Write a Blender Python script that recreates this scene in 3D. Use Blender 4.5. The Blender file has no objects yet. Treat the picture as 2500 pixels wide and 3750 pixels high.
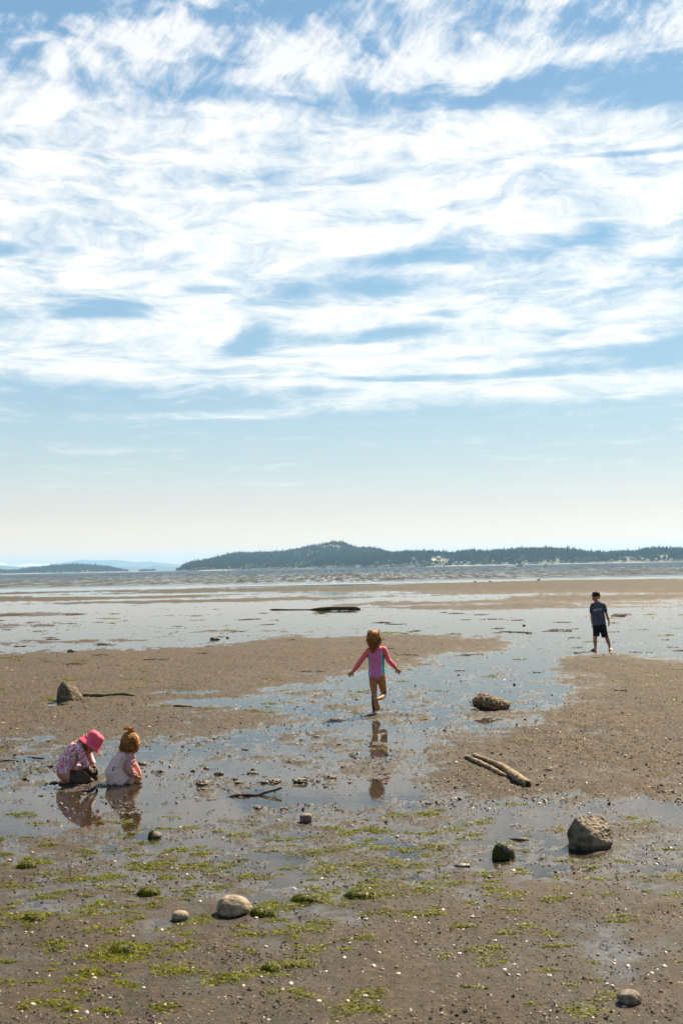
import bpy, bmesh, math, random
import numpy as np
from mathutils import Vector, Matrix

random.seed(7)
RNG = np.random.default_rng(7)
scene = bpy.context.scene
COL = scene.collection
R = math.radians

# ------------------------------------------------------------------ camera
CAM_H = 1.9                      # metres above the pools
LENS, PITCH, ROLL = 40.0, R(2.79), R(1.10)
cam_data = bpy.data.cameras.new('camera')
cam_data.sensor_fit = 'VERTICAL'
cam_data.sensor_height = 36.0
cam_data.lens = LENS
cam_data.clip_start = 0.2
cam_data.clip_end = 80000.0
cam_data.dof.use_dof = True
cam_data.dof.focus_distance = 14.0
cam_data.dof.aperture_fstop = 5.0
cam = bpy.data.objects.new('camera', cam_data)
COL.objects.link(cam)
_X, _Z = Vector((1, 0, 0)), Vector((0, -math.sin(PITCH), math.cos(PITCH)))
CF = Vector((0, math.cos(PITCH), math.sin(PITCH)))
CR = _X * math.cos(ROLL) - _Z * math.sin(ROLL)
CU = _Z * math.cos(ROLL) + _X * math.sin(ROLL)
CP = Vector((0, 0, CAM_H))
cam.matrix_world = Matrix((
    (CR.x, CU.x, -CF.x, CP.x), (CR.y, CU.y, -CF.y, CP.y), (CR.z, CU.z, -CF.z, CP.z), (0, 0, 0, 1)))
scene.camera = cam
FPX = LENS / 36.0 * 3750.0       # focal length in photograph pixels

def ray(px, py):
    return (CF + CR * ((px - 1250.0) / FPX) + CU * ((1875.0 - py) / FPX))

def at(px, py, z=0.0):
    """the place on the level z that a photograph pixel looks at"""
    d = ray(px, py)
    return CP + d * ((z - CAM_H) / d.z)

def at_depth(px, py, depth):
    d = ray(px, py)
    return CP + d * (depth / d.y)

# ------------------------------------------------------------------ node helpers
class S:
    """a socket one can calculate with"""
    def __init__(s, t, sock): s.t, s.s = t, sock
    def _op(s, op, *o, clamp=False):
        n = s.t.nodes.new('ShaderNodeMath'); n.operation = op; n.use_clamp = clamp
        for i, v in enumerate((s,) + o):
            if isinstance(v, S): s.t.links.new(v.s, n.inputs[i])
            else: n.inputs[i].default_value = v
        return S(s.t, n.outputs[0])
    def __add__(s, o): return s._op('ADD', o)
    __radd__ = __add__
    def __sub__(s, o): return s._op('SUBTRACT', o)
    def __rsub__(s, o): return (s * -1.0) + o
    def __mul__(s, o): return s._op('MULTIPLY', o)
    __rmul__ = __mul__
    def __truediv__(s, o): return s._op('DIVIDE', o)
    def __pow__(s, o): return s._op('POWER', o)
    def max(s, o): return s._op('MAXIMUM', o)
    def min(s, o): return s._op('MINIMUM', o)
    def clamp(s): return s._op('ADD', 0.0, clamp=True)
    def smooth(s, a, b):
        n = s.t.nodes.new('ShaderNodeMapRange'); n.interpolation_type = 'SMOOTHSTEP'
        s.t.links.new(s.s, n.inputs[0])
        n.inputs[1].default_value = a; n.inputs[2].default_value = b
        n.inputs[3].default_value = 0.0; n.inputs[4].default_value = 1.0
        return S(s.t, n.outputs[0])

def setin(t, sock, v):
    if isinstance(v, S): t.links.new(v.s, sock)
    elif hasattr(v, 'is_output'): t.links.new(v, sock)
    elif isinstance(v, (tuple, list)): sock.default_value = tuple(v) + ((1.0,) if len(v) == 3 and len(sock.default_value) == 4 else ())
    else: sock.default_value = v

def combine(t, x, y, z=0.0):
    n = t.nodes.new('ShaderNodeCombineXYZ')
    for i, v in enumerate((x, y, z)): setin(t, n.inputs[i], v)
    return S(t, n.outputs[0])

def noise(t, vec, scale, detail=4.0, rough=0.55, dist=0.0, out=0):
    n = t.nodes.new('ShaderNodeTexNoise')
    if vec is not None: setin(t, n.inputs['Vector'], vec)
    n.inputs['Scale'].default_value = scale
    n.inputs['Detail'].default_value = detail
    n.inputs['Roughness'].default_value = rough
    n.inputs['Distortion'].default_value = dist
    return S(t, n.outputs[out])

def voronoi(t, vec, scale, feature='F1', out='Distance', rnd=1.0):
    n = t.nodes.new('ShaderNodeTexVoronoi'); n.feature = feature
    if vec is not None: setin(t, n.inputs['Vector'], vec)
    n.inputs['Scale'].default_value = scale
    n.inputs['Randomness'].default_value = rnd
    return S(t, n.outputs[out])

def mix(t, f, a, b, mode='MIX'):
    n = t.nodes.new('ShaderNodeMix'); n.data_type = 'RGBA'; n.blend_type = mode
    setin(t, n.inputs[0], f); setin(t, n.inputs[6], a); setin(t, n.inputs[7], b)
    return S(t, n.outputs[2])

def ramp(t, f, stops):
    n = t.nodes.new('ShaderNodeValToRGB'); e = n.color_ramp.elements
    while len(e) < len(stops): e.new(0.5)
    for k, (p, c) in enumerate(stops):
        e[k].position = p; e[k].color = tuple(c) + (1.0,)
    setin(t, n.inputs[0], f)
    return S(t, n.outputs[0])

def coords(t, kind='Object'):
    n = t.nodes.new('ShaderNodeTexCoord'); return S(t, n.outputs[kind])

def scaled(t, vec, s, rot=(0, 0, 0)):
    n = t.nodes.new('ShaderNodeMapping')
    setin(t, n.inputs[0], vec); n.inputs['Scale'].default_value = s; n.inputs['Rotation'].default_value = rot
    return S(t, n.outputs[0])

def split(t, vec):
    n = t.nodes.new('ShaderNodeSeparateXYZ'); setin(t, n.inputs[0], vec)
    return [S(t, o) for o in n.outputs]

def bump(t, h, strength, distance, normal=None):
    n = t.nodes.new('ShaderNodeBump')
    n.inputs['Strength'].default_value = strength; n.inputs['Distance'].default_value = distance
    setin(t, n.inputs['Height'], h)
    if normal is not None: setin(t, n.inputs['Normal'], normal)
    return S(t, n.outputs[0])

def new_mat(name):
    m = bpy.data.materials.new(name); m.use_nodes = True
    t = m.node_tree; t.nodes.clear()
    out = t.nodes.new('ShaderNodeOutputMaterial')
    return m, t, out

def principled(t, out, **kw):
    b = t.nodes.new('ShaderNodeBsdfPrincipled')
    for k, v in kw.items():
        setin(t, b.inputs[k.replace('_', ' ')], v)
    if out is not None: t.links.new(b.outputs[0], out.inputs[0])
    return b

# ------------------------------------------------------------------ world: sky with cirrus
SUN_AZ, SUN_EL = R(38.0), R(47.0)          # to the right of straight ahead, behind the people
world = bpy.data.worlds.new('World'); scene.world = world; world.use_nodes = True
t = world.node_tree; t.nodes.clear()
wout = t.nodes.new('ShaderNodeOutputWorld')
sky = t.nodes.new('ShaderNodeTexSky'); sky.sky_type = 'NISHITA'
sky.sun_disc = False
sky.sun_elevation = SUN_EL; sky.sun_rotation = SUN_AZ
sky.air_density = 1.0; sky.dust_density = 0.6; sky.ozone_density = 2.0
SKY_STRENGTH = 0.052
skyc = S(t, sky.outputs[0])
gen = coords(t, 'Generated')
gx, gy, gz = split(t, gen)
hor = (gx * gx + gy * gy)._op('SQRT').max(1e-4)
T = (gz / hor)                                # tangent of the elevation
A = gx._op('ARCTAN2', gy)                     # bearing from straight ahead
Tc = T.max(0.004)
L = Tc._op('LOGARITHM', 2.718281828)
# bend the cloud coordinates so that no edge runs straight
P0 = combine(t, A, L * 0.55, 0.0)
w1 = noise(t, scaled(t, P0, (5.0, 9.0, 1.0)), 1.0, 3.0, 0.55, out=1)
wx, wy, wz = split(t, w1)
A1 = A + (wx - 0.5) * 0.055
T1 = T + (wy - 0.5) * 0.042 * (Tc * 2.2 + 0.02).min(1.0)
def cloud(px, py, rx, ry, amp, tilt=0.0):
    """a bank of cloud (or a gap) at a bearing and height of the sky, both as tangents"""
    a, e = (px - 784.0) / 2614.0, (1303.0 - py) / 2614.0
    x, y = A1 - a, T1 - e
    c, s = math.cos(tilt), math.sin(tilt)
    u = (x * c + y * s) * (2614.0 / rx); v = (y * c - x * s) * (2614.0 / ry)
    r2 = u * u + v * v
    return ((r2 ** 1.35 * -0.6)._op('EXPONENT')) * amp
BANKS = [
    (784, 80, 1500, 150, .33), (40, 690, 110, 26, .45), (330, 95, 420, 70, .22), (700, 90, 260, 60, .14), (1090, 110, 130, 70, .24), (1450, 92, 170, 46, .40),
    (300, 330, 640, 120, .62), (1060, 350, 620, 105, .62), (250, 500, 560, 110, .58), (840, 500, 440, 100, .60),
    (1290, 445, 330, 62, .42), (200, 610, 360, 66, .52), (560, 600, 330, 50, .45, .18),
    (1500, 540, 95, 46, .62), (1250, 545, 170, 26, .30, .25),
    (90, 800, 160, 56, .85), (390, 765, 150, 80, .72, .30), (700, 832, 205, 36, .85, .10), (910, 822, 130, 24, .45, .1),
    (690, 700, 170, 60, .38, -.15), (1000, 690, 300, 85, .56, .12), (1190, 790, 190, 52, .52, .2), (1440, 680, 190, 80, .42, .3), (1460, 790, 160, 44, .36, .25),
    (1090, 850, 130, 14, .5, .05), (1260, 905, 420, 30, .62, -.02), (820, 884, 170, 9, .45, -.05), (700, 936, 190, 17, .36, .08),
    (300, 952, 220, 11, .16), (150, 1032, 330, 7, .12), (180, 1105, 360, 9, .10),
    # gaps of blue
    (1000, 200, 330, 42, -.16), (1000, 600, 120, 16, -.3), (960, 760, 90, 12, -.3), (1330, 715, 110, 10, -.35, .25), (1400, 830, 160, 14, -.3), (470, 652, 90, 13, -.45), (1080, 872, 260, 9, -.35),
    (230, 4, 230, 22, -.34), (800, 215, 330, 28, -.22, -.06), (1370, 180, 190, 30, -.24), (300, 190, 230, 26, -.22), (1500, 240, 160, 30, -.45),
    (330, 468, 190, 13, -.60, -.08), (600, 497, 105, 9, -.60), (760, 400, 190, 38, -.20), (1240, 520, 260, 22, -.16, .18), (1390, 382, 260, 8, -.5, .04),
    (1340, 562, 210, 34, -.40, .12), (900, 585, 220, 24, -.42, .1), (700, 655, 300, 24, -.42), (235, 712, 95, 20, -.55), (582, 770, 40, 34, -.42),
    (790, 770, 180, 16, -.4), (120, 600, 190, 10, -.4, -.08),
]
cov = None
for b in BANKS:
    c = cloud(*b); cov = c if cov is None else cov + c
# the rest of the sky dome (out of the frame) has cirrus thinned to lower the fill and deepen shade
out_f = (A._op('ABSOLUTE')).smooth(0.33, 0.5).max(T.smooth(0.50, 0.66))
wide = noise(t, P0, 5.0, 3.0, 0.5)
cov = cov + out_f * ((wide - 0.52) * 2.2) * T.smooth(0.14, 0.22)
# fibres: three sets of strongly stretched noise at different slants
Q = combine(t, A + (wx - 0.5) * 0.10, L * 0.42 + (wy - 0.5) * 0.10, 0.0)
f_flat = noise(t, scaled(t, Q, (10.0, 36.0, 1.0), (0, 0, R(15))), 1.0, 10.0, 0.66, 0.15)
f_slant = noise(t, scaled(t, scaled(t, P0, (1, 1, 1), (0, 0, R(-58))), (15.0, 62.0, 1.0)), 1.0, 10.0, 0.70, 0.12)
f_puff = noise(t, Q, 26.0, 10.0, 0.64, 0.2)
top = T.smooth(0.36, 0.47)
fib = (f_flat * 0.54 + f_puff * 0.46) * (1.0 - top) + (f_slant * 0.42 + f_puff * 0.58) * top
cov = cov.min(0.56).max(-0.5)
mid = noise(t, scaled(t, Q, (11.0, 20.0, 1.0), (0, 0, R(-14))), 1.0, 5.0, 0.6, 0.3)
dens = cov + (fib - 0.5) * (2.1 + 1.4 * top) + (mid - 0.5) * (1.2 + 1.3 * top) * T.smooth(0.13, 0.2) - 0.13
amount = dens.smooth(-0.15, 0.78) * T.smooth(0.045, 0.085)
thin = noise(t, Q, 9.0, 6.0, 0.6)
amount = amount * (0.86 + 0.14 * thin) * (1.0 - 0.22 * top)
# the light of the clear sky: the physical sky, evened out by the whitish spring air low down
air = ramp(t, T.clamp(), [
    (0.0, (14.5, 9.4, 4.6)), (0.025, (10.2, 7.3, 4.5)), (0.05, (7.2, 6.0, 4.6)), (0.09, (4.9, 5.4, 5.0)), (0.125, (3.9, 5.0, 5.25)), (0.165, (2.9, 4.4, 5.3)),
    (0.28, (2.2, 3.9, 5.5)), (0.45, (1.7, 3.2, 5.0)), (1.0, (0.9, 2.0, 3.8))])
veil = ramp(t, T.clamp(), [(0.0, (0.85, 0.88, 1.12)), (0.1, (0.82, 0.86, 0.93)), (0.3, (0.75, 0.94, 0.89)), (1.0, (0.8, 0.95, 1.0))])
skym = mix(t, 0.72, mix(t, 1.0, skyc, veil, 'MULTIPLY'), air)
cl_col = (9.3, 8.95, 8.45)
final = mix(t, amount.clamp(), skym, cl_col)
bg = t.nodes.new('ShaderNodeBackground'); bg.inputs['Strength'].default_value = SKY_STRENGTH
setin(t, bg.inputs[0], final)
t.links.new(bg.outputs[0], wout.inputs[0])
world.cycles.sampling_method = 'MANUAL'; world.cycles.sample_map_resolution = 1024

# ------------------------------------------------------------------ sun
sun_data = bpy.data.lights.new('sun', 'SUN')
sun_data.energy = 5.0; sun_data.angle = R(0.53); sun_data.color = (1.0, 0.85, 0.63)
sun = bpy.data.objects.new('sun', sun_data); COL.objects.link(sun)
SUN_DIR = Vector((math.sin(SUN_AZ) * math.cos(SUN_EL), math.cos(SUN_AZ) * math.cos(SUN_EL), math.sin(SUN_EL)))
sun.rotation_euler = SUN_DIR.to_track_quat('Z', 'Y').to_euler()
sun.location = SUN_DIR * 50

# ------------------------------------------------------------------ exposure
vs = scene.view_settings
scene.display_settings.display_device = 'sRGB'
vs.view_transform = 'Standard'; vs.look = 'None'; vs.exposure = 1.36; vs.gamma = 1.0
vs.use_curve_mapping = False
scene.cycles.max_bounces = 8
scene.cycles.caustics_reflective = False; scene.cycles.caustics_refractive = False
# ------------------------------------------------------------------ mesh and naming helpers
def hash01(ix, iy, seed):
    h = (ix.astype(np.int64) * 374761393 + iy.astype(np.int64) * 668265263 + seed * 974634541) & 0xFFFFFFFF
    h = ((h ^ (h >> 13)) * 1274126177) & 0xFFFFFFFF
    h = ((h ^ (h >> 16)) * 2246822519) & 0xFFFFFFFF
    return ((h ^ (h >> 15)) & 0xFFFFFF) / float(0xFFFFFF)

def gnoise(x, y, seed=0):
    """gradient noise in -1..1"""
    x, y = np.asarray(x, float), np.asarray(y, float)
    x0, y0 = np.floor(x), np.floor(y); fx, fy = x - x0, y - y0
    u, v = fx ** 3 * (fx * (fx * 6 - 15) + 10), fy ** 3 * (fy * (fy * 6 - 15) + 10)
    def g(i, j):
        a = hash01(x0 + i, y0 + j, seed) * 6.2831853
        return np.cos(a) * (fx - i) + np.sin(a) * (fy - j)
    return ((g(0, 0) * (1 - u) + g(1, 0) * u) * (1 - v) + (g(0, 1) * (1 - u) + g(1, 1) * u) * v) * 1.45

def fbm(x, y, octv=4, seed=0, gain=0.5):
    s, a, tot = 0.0, 1.0, 0.0
    for k in range(octv):
        s = s + gnoise(x * 2.03 ** k + 17.3 * k, y * 2.03 ** k - 9.1 * k, seed + k) * a; tot += a; a *= gain
    return s / tot

def sstep(a, b, x):
    k = np.clip((x - a) / (b - a), 0, 1); return k * k * (3 - 2 * k)

def mesh_np(name, V, F, smooth=True, attrs=None):
    """a mesh from arrays; F is (n,3) or (n,4)"""
    me = bpy.data.meshes.new(name)
    V = np.ascontiguousarray(V, np.float32); F = np.ascontiguousarray(F, np.int32)
    n, k = F.shape
    me.vertices.add(len(V)); me.vertices.foreach_set('co', V.ravel())
    me.loops.add(n * k); me.loops.foreach_set('vertex_index', F.ravel())
    me.polygons.add(n)
    me.polygons.foreach_set('loop_start', np.arange(0, n * k, k, dtype=np.int32))
    me.polygons.foreach_set('loop_total', np.full(n, k, np.int32))
    me.polygons.foreach_set('use_smooth', np.full(n, smooth, bool))
    me.update(calc_edges=True)
    for an, av in (attrs or {}).items():
        av = np.asarray(av, np.float32)
        if av.ndim == 1:
            a = me.attributes.new(an, 'FLOAT', 'POINT'); a.data.foreach_set('value', av)
        else:
            a = me.attributes.new(an, 'FLOAT_COLOR', 'POINT')
            a.data.foreach_set('color', np.hstack([av, np.ones((len(av), 1), np.float32)]).ravel())
    return me

def obj(name, me, mat=None, parent=None, loc=None):
    o = bpy.data.objects.new(name, me); COL.objects.link(o)
    if mat is not None:
        for m in (mat if isinstance(mat, (list, tuple)) else (mat,)):
            if len(me.materials) < (len(mat) if isinstance(mat, (list, tuple)) else 1): me.materials.append(m)
    if parent is not None: o.parent = parent
    if loc is not None: o.location = loc
    return o

def tag(o, label=None, cat=None, group=None, kind=None):
    if label: o['label'] = label
    if cat: o['category'] = cat
    if group: o['group'] = group
    if kind: o['kind'] = kind
    return o

def thing(name, label, cat, loc=(0, 0, 0), rotz=0.0, group=None):
    o = bpy.data.objects.new(name, None); COL.objects.link(o)
    o.empty_display_size = 0.1
    o.location = loc; o.rotation_euler = (0, 0, rotz)
    return tag(o, label, cat, group)

def attr_color(t, name):
    n = t.nodes.new('ShaderNodeAttribute'); n.attribute_name = name
    return S(t, n.outputs['Color'])
def attr_fac(t, name):
    n = t.nodes.new('ShaderNodeAttribute'); n.attribute_name = name
    return S(t, n.outputs['Fac'])

def simple_mat(name, base, rough=0.6, var=0.25, scale=30.0, bump_s=0.3, bump_d=0.004, spec=0.5, dark=None, detail=6.0, coat=0.0):
    """one-material surface with grain: base colour varied by two scales of noise, fine relief"""
    m, t, out = new_mat(name)
    co = coords(t)
    n1 = noise(t, co, scale, detail, 0.6); n2 = noise(t, co, scale * 0.23, 3.0, 0.55)
    d = dark or tuple(c * (1 - var * 1.6) for c in base)
    l = tuple(min(1, c * (1 + var)) for c in base)
    c = mix(t, (n1 * 0.6 + n2 * 0.4).smooth(0.3, 0.7), d, l)
    b = principled(t, out, Base_Color=c, Roughness=rough, Normal=bump(t, n1, bump_s, bump_d))
    b.inputs['Specular IOR Level'].default_value = spec
    b.inputs['Coat Weight'].default_value = coat; b.inputs['Coat Roughness'].default_value = 0.15
    return m

# ------------------------------------------------------------------ the tidal flat
# height above the pools: general lie by distance, then banks (+) and pools (-), given by where the photograph shows them
LIE = np.array([(-20, .030), (3.0, .016), (5.2, .0120), (6.2, .0092), (7.2, .0026), (8.6, -.0010), (11, -.0030), (14, -.0035), (20, -.003), (24, -.006), (34, -.0085),
                (60, -.009), (73, -.006), (84, .004), (95, .010), (112, .012), (120, .004), (126, -.06), (140, -.35), (180, -1.2), (400, -3.0)])
SPOTS = [  # display x, y, half width, half height, height
    (90, 1560, 520, 60, .034), (0, 1640, 420, 62, .034), (350, 1535, 420, 36, .034), (700, 1505, 300, 38, .032), (960, 1480, 190, 20, .022), (1110, 1498, 60, 10, .012),
    (640, 1555, 160, 22, .018), (330, 1660, 300, 34, .016), (60, 1715, 160, 22, .008),
    (1568, 1570, 190, 60, .036), (1500, 1650, 230, 80, .036), (1440, 1730, 330, 60, .034), (1200, 1790, 240, 44, .020), (1400, 1800, 300, 34, .020), (1340, 1560, 70, 20, .012),
    (980, 1800, 90, 30, .012),
    (1020, 1560, 260, 22, -.0055), (1180, 1520, 120, 24, -.008), (1230, 1590, 150, 40, -.0065), (800, 1615, 180, 40, -.0005), (1050, 1640, 220, 26, .0005),
    (480, 1613, 110, 9, -.012), (420, 1590, 60, 4, -.006), (640, 1720, 260, 26, -.002), (860, 1720, 170, 60, -.0005),
    (120, 1850, 300, 34, -.0055), (330, 1840, 210, 32, -.0095), (1352, 1952, 80, 13, -.003), (160, 1614, 42, 6, -.006), (528, 2106, 40, 7, -.001), (640, 1835, 320, 20, -.010), (760, 1812, 190, 13, -.006), (480, 1745, 190, 26, -.004), (900, 1850, 200, 14, -.003),
    (1380, 1688, 36, 5, -.010), (1540, 1860, 80, 12, -.014), (1240, 1838, 150, 8, -.004), (770, 1762, 120, 10, .006),
    (1380, 1935, 220, 44, .0015), (1230, 1965, 140, 30, .004), (760, 1950, 520, 60, .0005),
    (200, 1372, 420, 4, .03), (60, 1375, 460, 4, .03), (520, 1379, 360, 3.5, .016), (80, 1411, 110, 5, .010), (1200, 1392, 320, 8, .016), (1000, 1386, 200, 6, .010), (1400, 1374, 240, 8, .02),
    (60, 1437, 120, 4, .010), (130, 1473, 220, 4, .008), (1290, 1347, 430, 15, .022), (1500, 1345, 320, 20, .028), (760, 1353, 330, 5, .016), (1480, 1392, 200, 9, .004),
    (700, 1365, 260, 3, -.012), (350, 1366, 330, 2.5, -.012), (60, 1366, 200, 2.2, -.010)]
def _spot(dx, dy, rx, ry, h):
    k = 2500.0 / 1568.0
    c = at(dx * k, dy * k); e = at((dx + rx) * k, (dy + rx * -0.0192) * k)
    n_, f_ = at(dx * k, (dy + ry) * k), at(dx * k, (dy - ry) * k)
    return (c.x, (n_.y + f_.y) / 2, abs(e.x - c.x), abs(f_.y - n_.y) / 2, h)
SPOTS_M = [_spot(*s) for s in SPOTS]

def flat_height(x, y, fine=True):
    x, y = np.asarray(x, float), np.asarray(y, float)
    far = np.clip(y / 14.0, 0.55, 6.0)
    wx = fbm(x / (1.1 * far), y / (1.6 * far), 4, 11, .6) * 0.60 * far
    wy = fbm(x / (1.1 * far), y / (1.6 * far), 3, 23) * 0.85 * far
    b = np.interp(y + wy, LIE[:, 0], LIE[:, 1])
    for cx, cy, rx, ry, h in SPOTS_M:
        r = np.sqrt(((x + wx - cx) / rx) ** 2 + ((y + wy - cy) / ry) ** 2)
        b = b + (h - b) * sstep(1.5, 0.52, r)
    dap = fbm(x * 1.25, y * 1.0, 4, 3, 0.50)
    mid = fbm(x * 3.6, y * 3.6, 3, 41, 0.55)
    bars = fbm(x * 0.16, y * 0.30, 4, 71, 0.55)
    k = sstep(3.0, 9.0, y)
    z = b + dap * (0.006 + 0.013 * k) + mid * (0.0042 + 0.0165 * k * sstep(60, 25, y)) + bars * 0.020 * sstep(20, 40, y)
    rip = np.sin((y * 9.0 + fbm(x * 0.8, y * 0.8, 2, 91) * 7.0 + x * 1.2)) * 0.0011 * sstep(11.0, 6.0, y)
    z = z + rip
    if fine:
        f1 = fbm(x * 22, y * 24, 3, 57, 0.62)
        z = z + np.where(f1 > 0, f1 * 1.8, f1) * (0.0050 + 0.0060 * sstep(6.5, 9.5, y) * sstep(0.012, 0.0, b) + 0.0085 * sstep(0.010, 0.03, b) * sstep(6, 10, y)) * sstep(90, 40, y) * (0.45 + 0.55 * sstep(6, 9, y))
    z = np.where(z < -0.012, -0.012 + (z + 0.012) * 0.6, z)
    # hollows pressed in by the people and stones are left to the objects
    return z

ys = np.concatenate([np.linspace(-16, 3.2, 16), 1.0 / np.linspace(1 / 3.6, 1 / 128.0, 720), [134, 145, 165, 200, 260, 400]])
_side = 0.36 + 0.44 * (np.linspace(0, 1, 76)[1:] ** 1.5)
tt = np.concatenate([[-9, -4, -2.2, -1.3, -1.0], -_side[::-1], np.linspace(-0.36, 0.36, 650), _side, [1.0, 1.3, 2.2, 4, 9]])
wv = np.maximum(ys, 3.6)
GX = wv[:, None] * tt[None, :]; GY = np.repeat(ys[:, None], len(tt), 1)
GZ = flat_height(GX, GY)
nr, nc = GX.shape
idx = np.arange(nr * nc).reshape(nr, nc)
quads = np.stack([idx[:-1, :-1], idx[:-1, 1:], idx[1:, 1:], idx[1:, :-1]], -1).reshape(-1, 4)

def ground_z(x, y):
    return float(flat_height(np.array([x]), np.array([y]))[0])

# mud
m, t, out = new_mat('mud'); mat_mud = m
co = coords(t)
pz = split(t, co)[2]; py_ = split(t, co)[1]
n_a = noise(t, co, 1.3, 5, 0.6); n_b = noise(t, co, 14.0, 6, 0.65); n_c = noise(t, co, 90.0, 4, 0.7)
grain = voronoi(t, co, 120.0)
dry = pz.smooth(0.004, 0.024)
n_d = noise(t, co, 34.0, 8, 0.74)
spk = (n_d * 0.6 + n_b * 0.4).smooth(0.40, 0.60)  # mud grain; its dark specks also stand in for self-shadow of unresolved relief
c_wet = mix(t, spk, (0.019, 0.0140, 0.0085), (0.062, 0.047, 0.029))
c_dry = mix(t, spk, (0.026, 0.0180, 0.0095), (0.120, 0.084, 0.047))
n_m = noise(t, co, 7.5, 5, 0.68)
c_dry = mix(t, n_m.smooth(0.44, 0.60) * 0.62, c_dry, (0.030, 0.022, 0.014))  # dark mottling puts the shading of mid-sized clumps into the colour
c_wet = mix(t, n_m.smooth(0.48, 0.62) * 0.35, c_wet, (0.026, 0.020, 0.014))
n_w = noise(t, co, 0.55, 4, 0.6)
c_dry = mix(t, n_w.smooth(0.40, 0.66) * 0.5, c_dry, (0.038, 0.030, 0.019))
c_wet = mix(t, noise(t, co, 1.9, 5, 0.65).smooth(0.46, 0.64) * 0.6, c_wet, (0.017, 0.0125, 0.0075))
c = mix(t, dry, c_wet, c_dry)
c = mix(t, n_a.smooth(0.35, 0.7) * 0.45, c, (0.062, 0.046, 0.029))
c = mix(t, n_c.smooth(0.54, 0.66) * 0.7, c, (0.030, 0.023, 0.017))
c = mix(t, noise(t, co, 55.0, 3, 0.6).smooth(0.62, 0.70) * dry * 0.7, c, (0.24, 0.19, 0.135))
weed = noise(t, scaled(t, co, (0.35, 1.0, 1.0)), 2.2, 5, 0.65).smooth(0.40, 0.60) * py_.smooth(70.0, 100.0)
c = mix(t, weed * 0.85, c, (0.036, 0.034, 0.015))
rgh = (0.50 + n_b * 0.25) * (1.0 - dry) + dry * 0.85
film = (1.0 - (pz + (n_b - 0.5) * 0.008 + (n_a - 0.5) * 0.012).smooth(-0.001, 0.0085))
hgt = n_b * 0.4 + n_d * 0.6 + n_c * 0.25 + grain * 0.15
b = principled(t, out, Base_Color=c, Roughness=rgh, Normal=bump(t, hgt, 0.9, 0.022))
b.inputs['Specular IOR Level'].default_value = 0.22
setin(t, b.inputs['Coat Weight'], film * 0.9); b.inputs['Coat Roughness'].default_value = 0.16; b.inputs['Coat IOR'].default_value = 1.38
setin(t, b.inputs['Coat Normal'], bump(t, n_b * 0.6 + n_d * 0.25, 0.22, 0.012))
mudflat = obj('mudflat', mesh_np('mudflat', np.stack([GX, GY, GZ], -1).reshape(-1, 3), quads), mat_mud)
tag(mudflat, 'brown grey wet mud of the tidal flat at low tide', None, None, 'structure')

# thin water standing on the flat: one level sheet, the mud breaks through it
m, t, out = new_mat('pool_water'); mat_pool = m
co = coords(t)
r1 = noise(t, scaled(t, co, (5.0, 3.0, 1.0)), 1.0, 3, 0.5)
r2 = noise(t, scaled(t, co, (26.0, 12.0, 1.0)), 1.0, 2, 0.5)
gust = noise(t, scaled(t, co, (0.5, 0.3, 1.0)), 1.0, 2, 0.5).smooth(0.35, 0.7)
nrm = bump(t, r1 * 0.55 + r2 * (0.12 + 0.25 * gust), 0.035, 0.04)
fr = t.nodes.new('ShaderNodeFresnel'); fr.inputs['IOR'].default_value = 1.42; setin(t, fr.inputs['Normal'], nrm)
gl = t.nodes.new('ShaderNodeBsdfGlossy'); gl.inputs['Roughness'].default_value = 0.03; setin(t, gl.inputs['Normal'], nrm)
tr = t.nodes.new('ShaderNodeBsdfTransparent'); tr.inputs['Color'].default_value = (0.80, 0.76, 0.68, 1)
ms = t.nodes.new('ShaderNodeMixShader')
t.links.new(fr.outputs[0], ms.inputs[0]); t.links.new(tr.outputs[0], ms.inputs[1]); t.links.new(gl.outputs[0], ms.inputs[2])
t.links.new(ms.outputs[0], out.inputs[0])
V = [(-60, -16, 0), (60, -16, 0), (60, 8, 0), (-60, 8, 0), (90, 128, 0), (-90, 128, 0)]
pool = obj('tidal_pools', mesh_np('tidal_pools', V, [(0, 1, 2, 3), (3, 2, 4, 5)]), mat_pool)
tag(pool, 'shallow still water lying in sheets and pools on the mud', None, None, 'structure')

# the sea beyond the flat
sy = 1.0 / np.linspace(1 / 128.0, 1 / 23500.0, 170)
st = np.linspace(-0.75, 0.75, 300)
SX = np.where(sy < 260, 1.0, 1.0)[:, None] * (sy[:, None] * st[None, :]); SX[:1] *= 1.0
SY = np.repeat(sy[:, None], len(st), 1)
amp = 0.11 * sstep(130, 190, SY) * sstep(6000, 900, SY)
SZ = amp * (fbm(SX * 0.35, SY * 0.10, 3, 5) + 0.5 * fbm(SX * 1.3, SY * 0.3, 2, 8))
sid = np.arange(SX.size).reshape(SX.shape)
sq = np.stack([sid[:-1, :-1], sid[:-1, 1:], sid[1:, 1:], sid[1:, :-1]], -1).reshape(-1, 4)
m, t, out = new_mat('sea_water'); mat_sea = m
co = coords(t); sx_, sy_, sz_ = split(t, co)
na = noise(t, scaled(t, co, (1.5, 0.060, 1.0)), 1.0, 5, 0.66, out=1)
nx_, ny_, nz_ = split(t, na)
nb = noise(t, scaled(t, co, (0.03, 0.006, 1.0)), 1.0, 4, 0.6)
rough_zone = sy_.smooth(128.0, 175.0)
chop = rough_zone * (0.62 + 0.7 * nb)
slope = (0.012 + ((ny_ - 0.36).max(0.0) * 1.7 * chop)) * -1.0
nv = combine(t, (nx_ - 0.5) * 0.35 * chop, slope, 1.0)
nn = t.nodes.new('ShaderNodeVectorMath'); nn.operation = 'NORMALIZE'; t.links.new(nv.s, nn.inputs[0])
shoal = 1.0 - sy_.smooth(160.0, 650.0)
cs = mix(t, shoal, (0.010, 0.022, 0.026), (0.075, 0.066, 0.036))
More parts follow.
